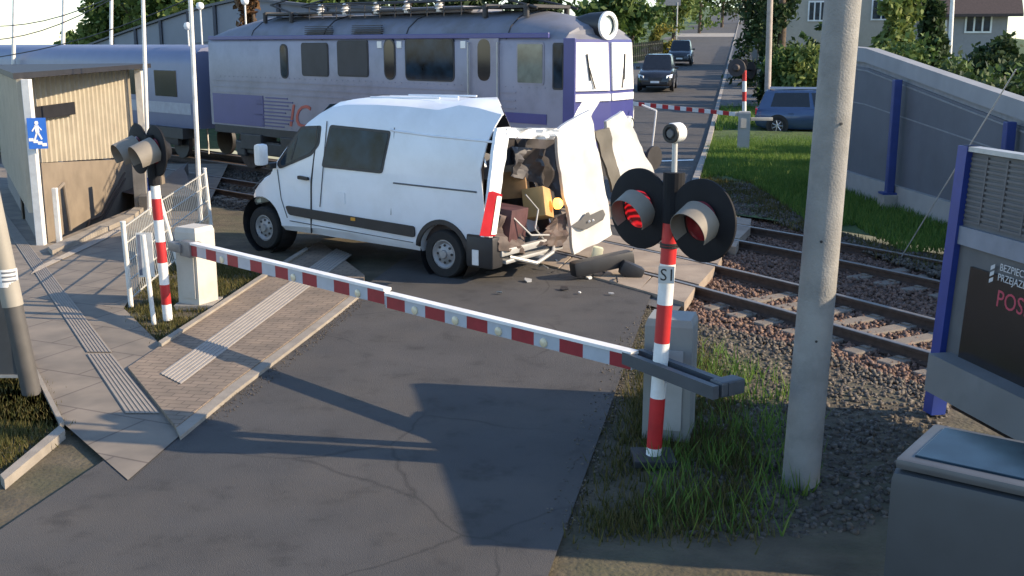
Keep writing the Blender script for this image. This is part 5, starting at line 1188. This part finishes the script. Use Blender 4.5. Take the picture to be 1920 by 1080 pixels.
# ------------------------------------------------------------ vegetation
def leafquads(P, size, seed, flat=.0):
    r = np.random.default_rng(seed); n = len(P)
    a = r.normal(size=(n, 3)); a /= np.linalg.norm(a, axis=1, keepdims=True); b_ = r.normal(size=(n, 3)); b_ -= a * (a * b_).sum(1, keepdims=True); b_ /= np.linalg.norm(b_, axis=1, keepdims=True)
    s = size * r.uniform(.6, 1.4, (n, 1)); a = a * s; b_ = b_ * s * .55
    vs = np.stack([P - a, P - b_ * .9, P + a, P + b_], 1).reshape(-1, 3); return vs, np.arange(4 * n).reshape(-1, 4)
def crownpts(n, blobs, seed, thr=-.08, ns=.9):
    """points in a set of ellipsoids, thinned by noise so that gaps stay open"""
    r = np.random.default_rng(seed); out = []; w = np.array([b[1][0] * b[1][1] * b[1][2] for b in blobs]) ** .67; w = w / w.sum()
    while len(out) < n:
        k = r.choice(len(blobs), p=w); c, ra = blobs[k]; d = r.normal(size=3); d /= np.linalg.norm(d); rr_ = r.uniform(.35, 1.0) ** .5
        p = np.array(c) + d * np.array(ra) * rr_ * (1 + .16 * r.normal())
        if noise.noise(Vector(p) * ns + Vector((seed, 0, 0))) > thr: out.append(p)
    return np.array(out)
LEAF = dict(
    dark=leafmat('leaf_dark', [(.018, .034, .014), (.034, .06, .02), (.055, .088, .028)]),
    mid=leafmat('leaf_mid', [(.045, .08, .02), (.08, .135, .032), (.13, .18, .05)]),
    light=leafmat('leaf_light', [(.08, .12, .03), (.13, .18, .045), (.20, .23, .065)]),
    yellow=leafmat('leaf_yellow', [(.12, .12, .02), (.2, .18, .03), (.30, .26, .05)]),
    rust=leafmat('leaf_rust', [(.06, .03, .015), (.12, .065, .03), (.16, .09, .04)]))
def tree(name, label, cat, x, y, h, w, kind, n, size, seed, group=None, trunk=True, shape='round', base=None, z0=None):
    zg = terr(x, y) if y > 36 else -.03
    zg = zg if z0 is None else z0
    t = thing(name, label, cat, (x, y, zg), group); r = random.Random(seed)
    blobs = []
    if shape == 'round':
        cb = .32 * h if base is None else base * h
        for i in range(9):
            a = r.uniform(0, 6.28); q = r.uniform(.1, .62); f = r.random(); blobs.append(((x + w * q * math.cos(a), y + w * q * math.sin(a), zg + cb + (h - cb) * (.18 + .62 * f)), (w * r.uniform(.38, .6), w * r.uniform(.38, .6), (h - cb) * r.uniform(.20, .32))))
    elif shape == 'column':
        for i in range(9): f = i / 8; k = (1 - .75 * f ** 1.6); blobs.append(((x + r.uniform(-.1, .1) * w, y, zg + h * (.05 + .92 * f)), (w * k * .9, w * k * .9, h * .12)))
    else:
        for i in range(7): a = r.uniform(0, 6.28); q = r.uniform(0, .7); blobs.append(((x + w * q * math.cos(a), y + .6 * w * q * math.sin(a), zg + h * r.uniform(.25, .6)), (w * .5, w * .45, h * r.uniform(.3, .45))))
    vs, fs = leafquads(crownpts(n, blobs, seed), size, seed); npmesh('crown', vs, fs, LEAF[kind], t)
    if trunk:
        b = MB(); k = h * .016 + .04; pts = [V((x, y, zg - .1)), V((x + r.uniform(-.1, .1), y, zg + h * .35)), V((x + r.uniform(-.2, .2), y, zg + h * .8))]
        b.cyl(pts[0], pts[1], k * 1.3, k, 10); b.cyl(pts[1], pts[2], k, k * .35, 8)
        for i in range(6): c = blobs[i % len(blobs)][0]; p = pts[1].lerp(pts[2], r.uniform(0, .7)); b.cyl(p, V(c), k * .45, k * .12, 6)
        b.build('trunk', M_trunk, t, 50)
    return t
def X(u, Y): return (u - 960) / 2109 * Y
# left: leafy trees above the far wall
for i, (u, Y, h, w, kd_, lab) in enumerate(((165, 76, 5.0, 2.6, 'light', 'pale green tree at the left end of the row above the far wall'), (215, 76, 7.0, 3.0, 'mid', 'taller green tree second in the row above the far wall'), (275, 72, 9.2, 3.4, 'light', 'yellowish green tree in the middle of the row above the far wall'), (335, 70, 9.8, 3.4, 'mid', 'green tree behind the white lamp heads above the far wall'), (405, 66, 10.5, 3.4, 'light', 'tall light tree reaching the top edge beside the rust coloured one'), (140, 95, 4.4, 2.2, 'mid', 'small distant green tree low behind the white masts'))):
    tree('leafy_tree', lab, 'tree', X(u, Y), Y, h, w, kd_, 2600, .26, 20 + i, 'trees above the far wall at the left', z0=0.0)
tree('rust_tree', 'rust brown tree at the top edge just left of the locomotive roof', 'tree', X(484, 38.5), 38.5, 5.6, .75, 'rust', 1800, .14, 31, z0=0.0)
for i, (u, Y, h, lab) in enumerate(((560, 60, 7.2, 'green tree peeping over the wall behind the locomotive roof'), (640, 62, 7.6, 'dark bushy tree over the wall behind the roof insulators'), (760, 70, 8.6, 'dark tree high behind the middle of the locomotive roof'), (900, 74, 9.5, 'broad dark tree high behind the locomotive pantograph'), (1010, 80, 9.5, 'dark tree just behind the locomotive headlight end'))):
    tree('background_tree', lab, 'tree', X(u, Y), Y, h, 3.2, 'dark' if i else 'mid', 1800, .28, 40 + i, 'trees behind the locomotive', z0=0.5)
# left verge of the far road
for i, (u, Y, h, w, kd_, lab) in enumerate(((1130, 92, 6.0, 3.0, 'mid', 'green tree at the top edge right above the locomotive headlight'), (1185, 105, 6.6, 3.4, 'mid', 'green tree behind the dark picket fence left of the far road'), (1262, 140, 9.0, 4.0, 'light', 'light green tree beside the sign board left of the far road'), (1310, 165, 10.0, 4.6, 'mid', 'tree on the left side near the crest of the far road'), (1352, 200, 12, 5.0, 'dark', 'dark tree at the far end of the road'), (1395, 230, 14, 6.0, 'rust', 'brownish tree at the end of the road on the crest'))):
    tree('roadside_tree', lab, 'tree', X(u, Y), Y, h, w, kd_, 2300, .32, 60 + i, 'trees along the far road', base=.10)
tree('yellow_bush', 'bright yellow green bush on the verge left of the far road', 'bush', X(1238, 98), 98, 3.0, 1.5, 'yellow', 1500, .16, 75, trunk=False, shape='bush')
# right: dense conifers and shrubs behind the parked car
for i, (u, Y, h, w, kd_, sh_, lab) in enumerate(((1425, 62, 8.5, 1.7, 'dark', 'column', 'tall dark conifer directly left of the slender pole'), (1462, 52, 9.5, 1.05, 'dark', 'column', 'dark conifer right of the slender pole and behind the blue car'), (1498, 55, 2.9, 1.2, 'mid', 'column', 'low green conifer between the pole and the beige house'), (1535, 50, 3.4, 1.2, 'dark', 'column', 'dark shrub column next to the thick concrete pole'), (1482, 48.5, 3.3, 1.35, 'mid', 'bush', 'leafy green shrub low behind the roof of the blue car'), (1528, 47.5, 2.9, 1.4, 'light', 'bush', 'pale yellowish shrub behind the bonnet of the blue car'))):
    tree('conifer' if sh_ == 'column' else 'shrub', lab, 'tree' if sh_ == 'column' else 'shrub', X(u, Y), Y, h, w, kd_, 4200, .15, 80 + i, 'greenery behind the blue car', trunk=True, shape=sh_)
for i, (u, Y, h, w, kd_, lab) in enumerate(((1688, 31, 5.2, .80, 'light', 'sunny olive green tree standing behind the noise wall'), (1748, 33, 5.0, .6, 'dark', 'dark tree left of the thin pale pole behind the wall'), (1815, 33, 3.1, .8, 'mid', 'green tree below the dark roofed house window'), (1872, 34, 3.7, 1.0, 'dark', 'dark conical tree at the gable of the dark roofed house'), (1925, 30, 2.95, 1.0, 'dark', 'dark bushy tree at the right edge above the wall'), (1632, 30.5, 2.7, .5, 'mid', 'low green bush beside the thick pole above the wall'))):
    tree('garden_tree', lab, 'tree', X(u, Y), Y, h, w, kd_, 5200, .115, 100 + i, 'trees behind the right noise wall', z0=0.0, base=.12)
for i, (u, Y, h, lab) in enumerate(((1665, 30.0, 3.1, 'hedge shrub right behind the top of the noise wall, nearest the thick pole'), (1725, 28.5, 3.5, 'hedge shrub above the noise wall below the olive tree'), (1790, 27.0, 3.3, 'hedge shrub above the noise wall at the foot of the thin pale pole'), (1855, 25.5, 3.2, 'hedge shrub above the noise wall just left of the guy wire'), (1915, 24.0, 2.8, 'hedge shrub above the noise wall at the right picture edge'))):
    tree('hedge_shrub', lab, 'shrub', X(u, Y), Y, h, 1.35, 'mid' if i % 2 else 'dark', 4200, .085, 120 + i, 'shrubs over the right wall', trunk=False, shape='bush', z0=0.2)

# ------------------------------------------------------------ grass, verge and stones
def inpoly(P, poly):
    x, y = P[:, 0], P[:, 1]; ins = np.zeros(len(P), bool); n = len(poly); j = n - 1
    for i in range(n):
        xi, yi, xj, yj = poly[i][0], poly[i][1], poly[j][0], poly[j][1]
        c = ((yi > y) != (yj > y)) & (x < (xj - xi) * (y - yi) / (yj - yi + 1e-12) + xi); ins ^= c; j = i
    return ins
def scatter(poly, n, seed):
    r = np.random.default_rng(seed); lo = np.min(np.array(poly)[:, :2], 0); hi = np.max(np.array(poly)[:, :2], 0); out = np.zeros((0, 2))
    while len(out) < n:
        p = r.uniform(lo, hi, (n, 2)); out = np.vstack([out, p[inpoly(p, poly)]])
    return out[:n]
M_blade = leafmat('grass_blade', [(.065, .135, .026), (.11, .20, .04), (.18, .25, .048)], .4)
M_bladedry = leafmat('grass_dry', [(.05, .06, .015), (.09, .085, .025), (.15, .12, .045)], .3)
def grass(name, label, poly, n, h, m, seed, zf=lambda x, y: -.03, wid=.010, patch=None):
    P = scatter(poly, n, seed); r = np.random.default_rng(seed + 1)
    if m is M_bladedry: P = P + r.normal(size=P.shape) * .10
    if patch is not None: P = P[[noise.noise(Vector((x * patch, y * patch, seed))) > -.12 + .25 * r.normal() for x, y in P]]
    n = len(P); z = np.array([zf(x, y) for x, y in P]); hh = h * r.uniform(.4, 1.3, n); a = r.uniform(0, 6.283, n); le = r.uniform(.1, .7, n) * hh; la = r.uniform(0, 6.283, n); w = wid * r.uniform(.6, 1.5, n)
    p0 = np.stack([P[:, 0] - w * np.cos(a), P[:, 1] - w * np.sin(a), z], 1); p1 = np.stack([P[:, 0] + w * np.cos(a), P[:, 1] + w * np.sin(a), z], 1); tp = np.stack([P[:, 0] + le * np.cos(la), P[:, 1] + le * np.sin(la), z + hh], 1)
    vs = np.stack([p0, p1, tp], 1).reshape(-1, 3); o = npmesh(name, vs, np.arange(3 * n).reshape(-1, 3), m); o['kind'] = 'stuff'; return o
bankpoly = [tuple(G(u, v))[:2] for u, v in ((1316, 334), (1328, 262), (1345, 252), (1480, 252), (1640, 290), (1700, 330), (1800, 432), (1770, 470), (1690, 470), (1600, 420), (1535, 428), (1470, 385), (1410, 342), (1360, 328))]
grass('grass', 'bank', bankpoly, 60000, .17, M_blade, 5, wid=.012)
grass('grass', 'bank edge', [tuple(G(u, v))[:2] for u, v in ((1318, 328), (1410, 342), (1540, 425), (1700, 470), (1780, 480), (1780, 515), (1560, 445), (1450, 408), (1330, 360))], 9000, .13, M_bladedry, 6, patch=1.5, zf=lambda x, y: -.06)
grass('grass', 'left', [tuple(G(u, v))[:2] for u, v in ((240, 585), (300, 640), (400, 572), (480, 520), (500, 500), (440, 488), (395, 470), (300, 510))], 16000, .075, M_bladedry, 7, patch=2.5, wid=.006)
grass('grass', 'cabinet', [tuple(G(u, v))[:2] for u, v in ((1270, 600), (1300, 620), (1350, 700), (1420, 860), (1420, 1000), (1100, 1000), (1150, 860), (1180, 760), (1210, 640))], 15000, .10, M_bladedry, 8, patch=1.2, wid=.006)
grass('grass', 'corner', [tuple(G(u, v))[:2] for u, v in ((0, 690), (60, 720), (105, 800), (0, 880), (-60, 880), (-60, 690))], 7000, .08, M_bladedry, 9, patch=1.5, wid=.006)
cxr = lambda y: LX(y) - 1.35
vp = [(cxr(y), y) for y in (42, 50, 60, 75, 95, 120)] + [(cxr(y) - 22, y) for y in (120, 95, 75, 60, 50, 42)]
grass('grass', 'verge', vp, 42000, .38, M_blade, 10, zf=terr, wid=.035)
vp = [(RX(y) + .2, y) for y in (41, 50)] + [(RX(y) + 2.0, y) for y in (51, 60, 75)] + [(RX(y) + 8.0, y) for y in (75, 60, 46.5)] + [(RX(43) + 4.0, 44)]
grass('grass', 'right verge', vp, 16000, .25, M_blade, 11, zf=terr, wid=.025)
def stones(poly, n, size, m, seed, zf):
    P = scatter(poly, n, seed); r = np.random.default_rng(seed); s = size * r.uniform(.5, 1.25, (n, 1))
    base = np.array([(1, 0, 0), (-1, 0, 0), (0, 1, 0), (0, -1, 0), (0, 0, 1), (0, 0, -1)], float); tri = np.array([(0, 2, 4), (2, 1, 4), (1, 3, 4), (3, 0, 4), (2, 0, 5), (1, 2, 5), (3, 1, 5), (0, 3, 5)])
    q = r.normal(size=(n, 4)); q /= np.linalg.norm(q, axis=1, keepdims=True); w_, x_, y_, z_ = q.T
    Rm = np.stack([1 - 2 * (y_ * y_ + z_ * z_), 2 * (x_ * y_ - z_ * w_), 2 * (x_ * z_ + y_ * w_), 2 * (x_ * y_ + z_ * w_), 1 - 2 * (x_ * x_ + z_ * z_), 2 * (y_ * z_ - x_ * w_), 2 * (x_ * z_ - y_ * w_), 2 * (y_ * z_ + x_ * w_), 1 - 2 * (x_ * x_ + y_ * y_)], 1).reshape(n, 3, 3)
    j = base[None] * r.uniform(.55, 1.2, (n, 6, 1)); v = np.einsum('nij,nkj->nki', Rm, j) * s[:, None, :]
    z = np.array([zf(x, y) for x, y in P]) + r.uniform(-.2, .6, n) * s[:, 0]
    v[:, :, 0] += P[:, :1]; v[:, :, 1] += P[:, 1:]; v[:, :, 2] += z[:, None]
    f = (tri[None] + (np.arange(n) * 6)[:, None, None]).reshape(-1, 3)
    o = npmesh('ballast_stones', v.reshape(-1, 3), f, m); o['kind'] = 'stuff'; return o
M_stone = leafmat('stone', [(.065, .040, .030), (.12, .075, .055), (.19, .125, .095), (.15, .085, .06)], 0.0)
M_stoneg = leafmat('stone_grey', [(.05, .043, .035), (.085, .072, .058), (.14, .12, .095)], 0.0)
pathA, pathD = [tuple(p)[:2] for p in offset_path(flatz('A'), 1.3 if bl[0] == offset_path(flatz('A'), 1.25)[0] else -1.3)], [tuple(p)[:2] for p in flatz('D')]
bpoly = [tuple(G(u, v, -.12))[:2] for u, v in ((1230, 640), (1268, 588), (1310, 530), (1345, 505), (1365, 440), (1395, 400), (1440, 404), (1560, 440), (1800, 520), (1830, 640), (1800, 730), (1700, 715), (1500, 660), (1400, 640), (1300, 620))]
stones(bpoly, 15000, .040, M_stone, 3, lambda x, y: -.135)
stones([tuple(G(u, v))[:2] for u, v in ((1225, 640), (1300, 600), (1500, 640), (1780, 735), (1770, 900), (1600, 1000), (1300, 1000), (1290, 860), (1240, 700))], 7000, .035, M_stoneg, 4, lambda x, y: -.045)
stones([tuple(G(u, v))[:2] for u, v in ((1330, 345), (1400, 340), (1540, 420), (1700, 470), (1790, 480), (1780, 520), (1560, 447), (1440, 406), (1395, 400), (1340, 400))], 5000, .045, M_stoneg, 5, lambda x, y: -.05)
stones([tuple(G(u, v, -.1))[:2] for u, v in ((385, 325), (480, 312), (600, 330), (600, 440), (520, 460), (400, 430))], 5000, .045, M_stoneg, 6, lambda x, y: -.13)

# ------------------------------------------------------------ far walls, fences, houses
wl = thing('far_noise_wall', 'grey blue panelled noise wall with a dark coping running behind the train at the left', 'wall', (-10.1, 42.7, 0))
lp = [V((-1.0, 34.0, 0)), V((-7.0, 38.4, 0)), V((-10.2, 43.0, 0)), V((-13.65, 48, 0)), V((-18.4, 54, 0)), V((-23.3, 60, 0)), V((-30, 66, 0))]; lz = [4.25, 4.6, 5.0, 4.71, 3.91, 3.0, 2.2]
def lband(b, z0, z1, th):
    n = len(lp); vs = []
    for p, zt in zip(lp, lz):
        for dx, z in ((0, zt * z0 if z0 <= 1 else zt + z0 - 1), (0, zt * z1 if z1 <= 1 else zt + z1 - 1)): vs.append(p + V((-th, -th * .4, z)))
        for dx, z in ((0, zt * z1 if z1 <= 1 else zt + z1 - 1), (0, zt * z0 if z0 <= 1 else zt + z0 - 1)): vs.append(p + V((.15, .06, z)))
    b.add(vs, [(4 * i + k, 4 * i + (k + 1) % 4, 4 * i + 4 + (k + 1) % 4, 4 * i + 4 + k) for i in range(n - 1) for k in range(4)] + [(0, 1, 2, 3), tuple(4 * (n - 1) + k for k in (3, 2, 1, 0))])
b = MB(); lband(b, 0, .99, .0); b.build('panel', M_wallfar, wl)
b = MB(); lband(b, .992, 1.06, .12); b.build('coping', mat('coping_dark', (.07, .075, .09), .7), wl)
b = MB(); lband(b, .70, .715, .02); b.build('panel_joint', mat('joint_dark', (.08, .09, .11), .7), wl)
for i, (p, d) in enumerate(resample(lp, 3.2)):
    zt = float(np.interp(i * 3.2, np.cumsum([0] + [(b_ - a_).length for a_, b_ in zip(lp, lp[1:])]), lz))
    b = MB(); b.box(p + V((-.06, -.03, zt / 2)), (.12, .14, zt - .02)); b.build('wall_post', mat('joint_dark', (.08, .09, .11), .7), wl)
    if i > 34: break
for i, (u, v, Y, lab) in enumerate(((203, 92, 38, 'white lamp head on a short stem low beside the white mast'), (352, 50, 33, 'white twin lamp head halfway up the mast before the wall'), (375, 12, 34, 'white round lamp head above the wall coping'), (459, 3, 33, 'white round lamp head touching the top edge by the rust tree'))):
    p = at(u, v, Y); t = thing('platform_lamp', lab, 'lamp', (p.x, Y, 0), 'white lamp heads along the platform')
    b = MB(); b.cyl((p.x, Y, 0), (p.x, Y, p.z), .025, n=8); b.build('stem', M_whitepost, t)
    b = MB(); b.lathe((p.x, Y, p.z - .1), (0, 0, 1), [(0, .03), (.04, .10), (.12, .12), (.2, .09), (.23, 0)], 14); b.build('lamp_globe', M_white, t, 50)
# picket fence and slat fence by the far road
pk = thing('picket_fence', 'dark wooden picket fence on the grass left of the far road', 'fence', (X(1180, 84), 84, terr(X(1180, 84), 84)))
pa1, pb1 = V((X(1120, 80), 80, 0)), V((X(1242, 96), 96, 0)); b = MB()
for i in range(34):
    p = pa1.lerp(pb1, i / 33); zg = terr(p.x, p.y); b.box((p.x, p.y, zg + .75), (.12, .05, 1.5))
for k in (.4, 1.2): b.prism([V((pa1.x, pa1.y, terr(pa1.x, pa1.y) + k)), V((pb1.x, pb1.y, terr(pb1.x, pb1.y) + k)), V((pb1.x, pb1.y, terr(pb1.x, pb1.y) + k + .1)), V((pa1.x, pa1.y, terr(pa1.x, pa1.y) + k + .1))], (0, .05, 0))
b.build('pickets', mat('picket_dark', (.035, .04, .035), .9, var=.2), pk)
slf = thing('slat_fence', 'pale slatted fence along the right side of the far road below the dark conifers', 'fence', (RX(75) + 2.3, 75, road_h(75)))
b = MB(); b2 = MB()
for i in range(30):
    y = 60 + i * 2.0; x = RX(y) + 2.2; zg = road_h(y) + .05; b.box((x, y, zg + .85), (.06, 1.0, 1.6)); b2.box((x, y + 1.0, zg + .95), (.14, .16, 1.9))
b.build('slats', mat('slat_pale', (.42, .42, .40), .7, var=.1), slf); b2.build('posts', mat('slat_post', (.12, .12, .12), .8), slf)
bs0 = V((X(1268, 110), 110, terr(X(1268, 110), 110))); sgn_ = thing('road_sign', 'blank backed sign board on a post beside the crest of the far road', 'sign', bs0)
b = MB(); b.cyl(bs0, bs0 + V((0, 0, 4.6)), .06, n=8); b.build('post', M_steel, sgn_); b = MB(); b.box(bs0 + V((-.9, 0, 4.9)), (2.4, .06, 1.2)); b.build('board', mat('board_back', (.20, .21, .22), .6), sgn_)
def house(name, label, loc, ang, Lx, Ly, hw_, roofh, wallm, roofm, wins, over=.5):
    M = Matrix.Translation(V(loc)) @ Matrix.Rotation(ang, 4, 'Z'); t = thing(name, label, 'house', loc)
    b = MB(); x, y = Lx / 2, Ly / 2
    b.add([(-x, -y, -1), (x, -y, -1), (x, y, -1), (-x, y, -1), (-x, -y, hw_), (x, -y, hw_), (x, y, hw_), (-x, y, hw_), (-x, 0, hw_ + roofh), (x, 0, hw_ + roofh)], [(0, 1, 5, 4), (2, 3, 7, 6), (1, 2, 6, 9, 5), (3, 0, 4, 8, 7)]); b.build('wall', wallm, t, None, M)
    b = MB(); k = roofh / y; e = over
    for s in (-1, 1): b.prism([V((-x - e, s * (y + e), hw_ - k * e + .03)), V((x + e, s * (y + e), hw_ - k * e + .03)), V((x + e, 0, hw_ + roofh + .03)), V((-x - e, 0, hw_ + roofh + .03))], (0, 0, .16))
    rf = b.build('roof', roofm, t, None, M); b = MB(); b.box((x * .4, y * .25, hw_ + roofh + .2), (.6, .6, 1.4)); b.build('chimney', mat('chimney_brick', (.22, .10, .07), .9, var=.2), rf, None, M)
    for (fx, fz, w, h, n) in wins:
        b = MB(); b.box((fx, -y - .02, fz), (w, .10, h)); f = b.build('window', M_white, t, None, M)
        for i in range(n):
            q = MB(); pw = (w - .1 * (n + 1)) / n; q.box((fx - w / 2 + .1 + pw / 2 + i * (pw + .1), -y - .05, fz), (pw, .07, h - .2)); q.build('pane', M_glass, f, None, M)
    return t
zz = terr(X(1575, 76), 76)
house('beige_house', 'beige rendered house with a triple window behind the conifers and the thick pole', (X(1575, 80), 80, zz), R(-14), 8.6, 7, 7.2, 2.6, mat('render_beige', (.40, .36, .30), .9, var=.06, dirt=(.33, .30, .25)), mat('roof_brown', (.10, .06, .045), .85, var=.2, scale=12),
      [(-1.75, at(1534, 20, 76).z - zz, 1.25, 1.35, 3), (2.4, at(1534, 18, 76).z - zz, 1.3, 1.4, 2)])
zz = terr(X(1795, 68), 68)
house('dark_roofed_house', 'grey house with a dark overhanging roof and ribbon window at the upper right', (X(1788, 68), 68, zz), R(-16), 5.0, 6, at(1860, 14, 65).z - zz, 2.4, mat('render_grey', (.27, .26, .26), .9, var=.06), mat('roof_dark', (.07, .05, .045), .85, var=.2, scale=12),
      [(.95, at(1822, 43, 64).z - zz, 1.45, 1.1, 3), (-1.1, at(1762, 52, 64).z - zz, .7, .9, 1)], .7)

# ------------------------------------------------------------ small finishing pieces
# van seams, sliding-door rail, filler flap, roof ribs
def seamline(name, pts, m=M_black, r=.007, sc=1.0):
    q = MB()
    for a, c in zip(pts, pts[1:]): q.cyl((a[0], hwz(a[1]) * sc + .0, a[1]), (c[0], hwz(c[1]) * sc + .0, c[1]), r, n=6)
    return q.build(name, m, van, None, VM)
M_gap = mat('panel_gap', (.10, .105, .11), .7)
seamline('door_seam', [(2.28, 2.16), (2.33, 1.45), (2.42, .84)], M_gap); seamline('door_seam', [(.92, 2.12), (.96, .84)], M_gap)
seamline('slide_rail', [(-.62, 1.30), (.90, 1.32)], M_gap, .012); seamline('door_seam', [(3.36, 1.36), (3.30, .90), (3.18, .60)], M_gap, sc=.975); seamline('sill_seam', [(.55, .47), (3.1, .56)], M_gap)
vside('filler_flap', rr2([(2.05, .92), (2.05, 1.10), (1.88, 1.10), (1.88, .92)], .02), M_vanwhite, .006, .02)
seamline('bonnet_seam', [(3.48, 1.33), (3.75, 1.17), (3.95, 1.02)], M_gap, sc=.955)
for i in range(3):
    q = MB(); q.cyl((.45, -.45 + .45 * i, 2.535), (1.8, -.45 + .45 * i, 2.515), .014, n=8); q.build('roof_rib', M_vanwhite, van, 60, VM)
vside('side_marker', rr2([(1.75, .74), (1.75, .69), (1.66, .69), (1.66, .74)], .01), mat('marker_amber', (.6, .28, .03), .3), .03, .02)
# loco: roof seams, louvres, rivet strips, step ladders
for x in (1.7, 4.9, 8.0, 11.2):
    q = MB(); pr = loco_prof(x, LL)
    for a, c in zip(pr[4:13], pr[5:13]): q.cyl((x, a[0] * 1.002, a[1] + .004), (x, c[0] * 1.002, c[1] + .004), .016, n=6)
    q.build('roof_seam', M_darksteel, loco, None, LM)
for x0 in (6.3, 8.2):
    q = MB()
    for i in range(6): q.box((x0, HW - .085, 3.50 + .045 * i), (1.1, .04 + .05 * (5 - i) / 5, .018))
    q.build('roof_louvre', M_darksteel, loco, None, LM)
for x in (2.95, 5.05, 5.75):
    q = MB(); q.box((x, HW + .004, 3.30), (.16, .02, .15), None, .004); q.build('data_plate', M_bright, loco, None, LM)
q = MB()
for x in np.arange(.6, 12.8, .22): q.box((x, HW + .004, 2.47), (.02, .012, .02)); q.box((x, HW + .004, 1.22), (.02, .012, .02))
q.build('rivet_row', M_locogrey, loco, None, LM)
# scattered crash debris on the asphalt
rr = random.Random(5)
for i in range(9):
    u, v = rr.uniform(900, 1150), rr.uniform(488, 560); p = G(u, v, .035); q = MB(); k = rr.uniform(.03, .09)
    mx = Matrix.Rotation(rr.uniform(0, 6), 3, 'Z') @ Matrix.Rotation(rr.uniform(-.5, .5), 3, 'X'); pts = [mx @ V((k * rr.uniform(.5, 1.2) * math.cos(t), k * rr.uniform(.4, 1) * math.sin(t), 0)) + p for t in (0, 1.3, 2.6, 4.0, 5.2)]
    q.prism(pts, (0, 0, .012)); o = q.build('crash_shard', (M_black, M_white, M_steel)[i % 3]); tag(o, ('small black plastic shard on the road behind the wrecked van', 'small white paint flake on the road behind the wrecked van', 'small bare metal scrap on the road behind the wrecked van')[i % 3], 'shard', ('black shards behind the van', 'white flakes behind the van', 'metal scraps behind the van')[i % 3])

# loose grit along the road edges and a few taller weeds in the verge
stones([tuple(G(u, v))[:2] for u, v in ((1150, 640), (1215, 572), (1235, 590), (1215, 640), (1165, 760), (1120, 900), (1080, 1000), (1010, 1000), (1095, 780))], 900, .014, M_stoneg, 14, lambda x, y: .004)
stones([tuple(G(u, v))[:2] for u, v in ((360, 800), (560, 655), (690, 545), (720, 540), (640, 610), (420, 790))], 500, .009, M_stoneg, 15, lambda x, y: .016)
grass('grass', 'weeds', [tuple(G(u, v))[:2] for u, v in ((1240, 700), (1320, 640), (1480, 720), (1560, 860), (1480, 1000), (1200, 1000))], 2600, .22, M_blade, 16, patch=1.6, wid=.007, zf=lambda x, y: -.05)

cpole = bpy.data.objects['concrete_pole']
for z, a in ((1.9, -.3), (2.75, .2), (1.15, -.1)):
    q = MB(); c = c_b + cd_ * z; d_ = V((math.sin(a), -math.cos(a), 0)); q.cyl(c + d_ * .10, c + d_ * .139, .010, n=10); q.build('fixing_hole', M_black, cpole)
# cracked-glass crumbs and trim strips dropped below the torn doors
for i in range(4):
    u, v = rr.uniform(960, 1160), rr.uniform(500, 530); p = G(u, v, .05); L_ = rr.uniform(.12, .35); a = rr.uniform(0, 3.1)
    q = MB(); q.tube([p, p + V((L_ * math.cos(a) * .5, L_ * math.sin(a) * .5, .03)), p + V((L_ * math.cos(a), L_ * math.sin(a), 0))], .012, 6); o = q.build('trim_scrap', (M_black, M_steel)[i % 2]); tag(o, ('bent black trim scrap lying on the slabs under the torn doors', 'bent grey metal scrap lying on the slabs under the torn doors')[i % 2], 'scrap', ('black trim scraps on the slabs', 'grey metal scraps on the slabs')[i % 2])
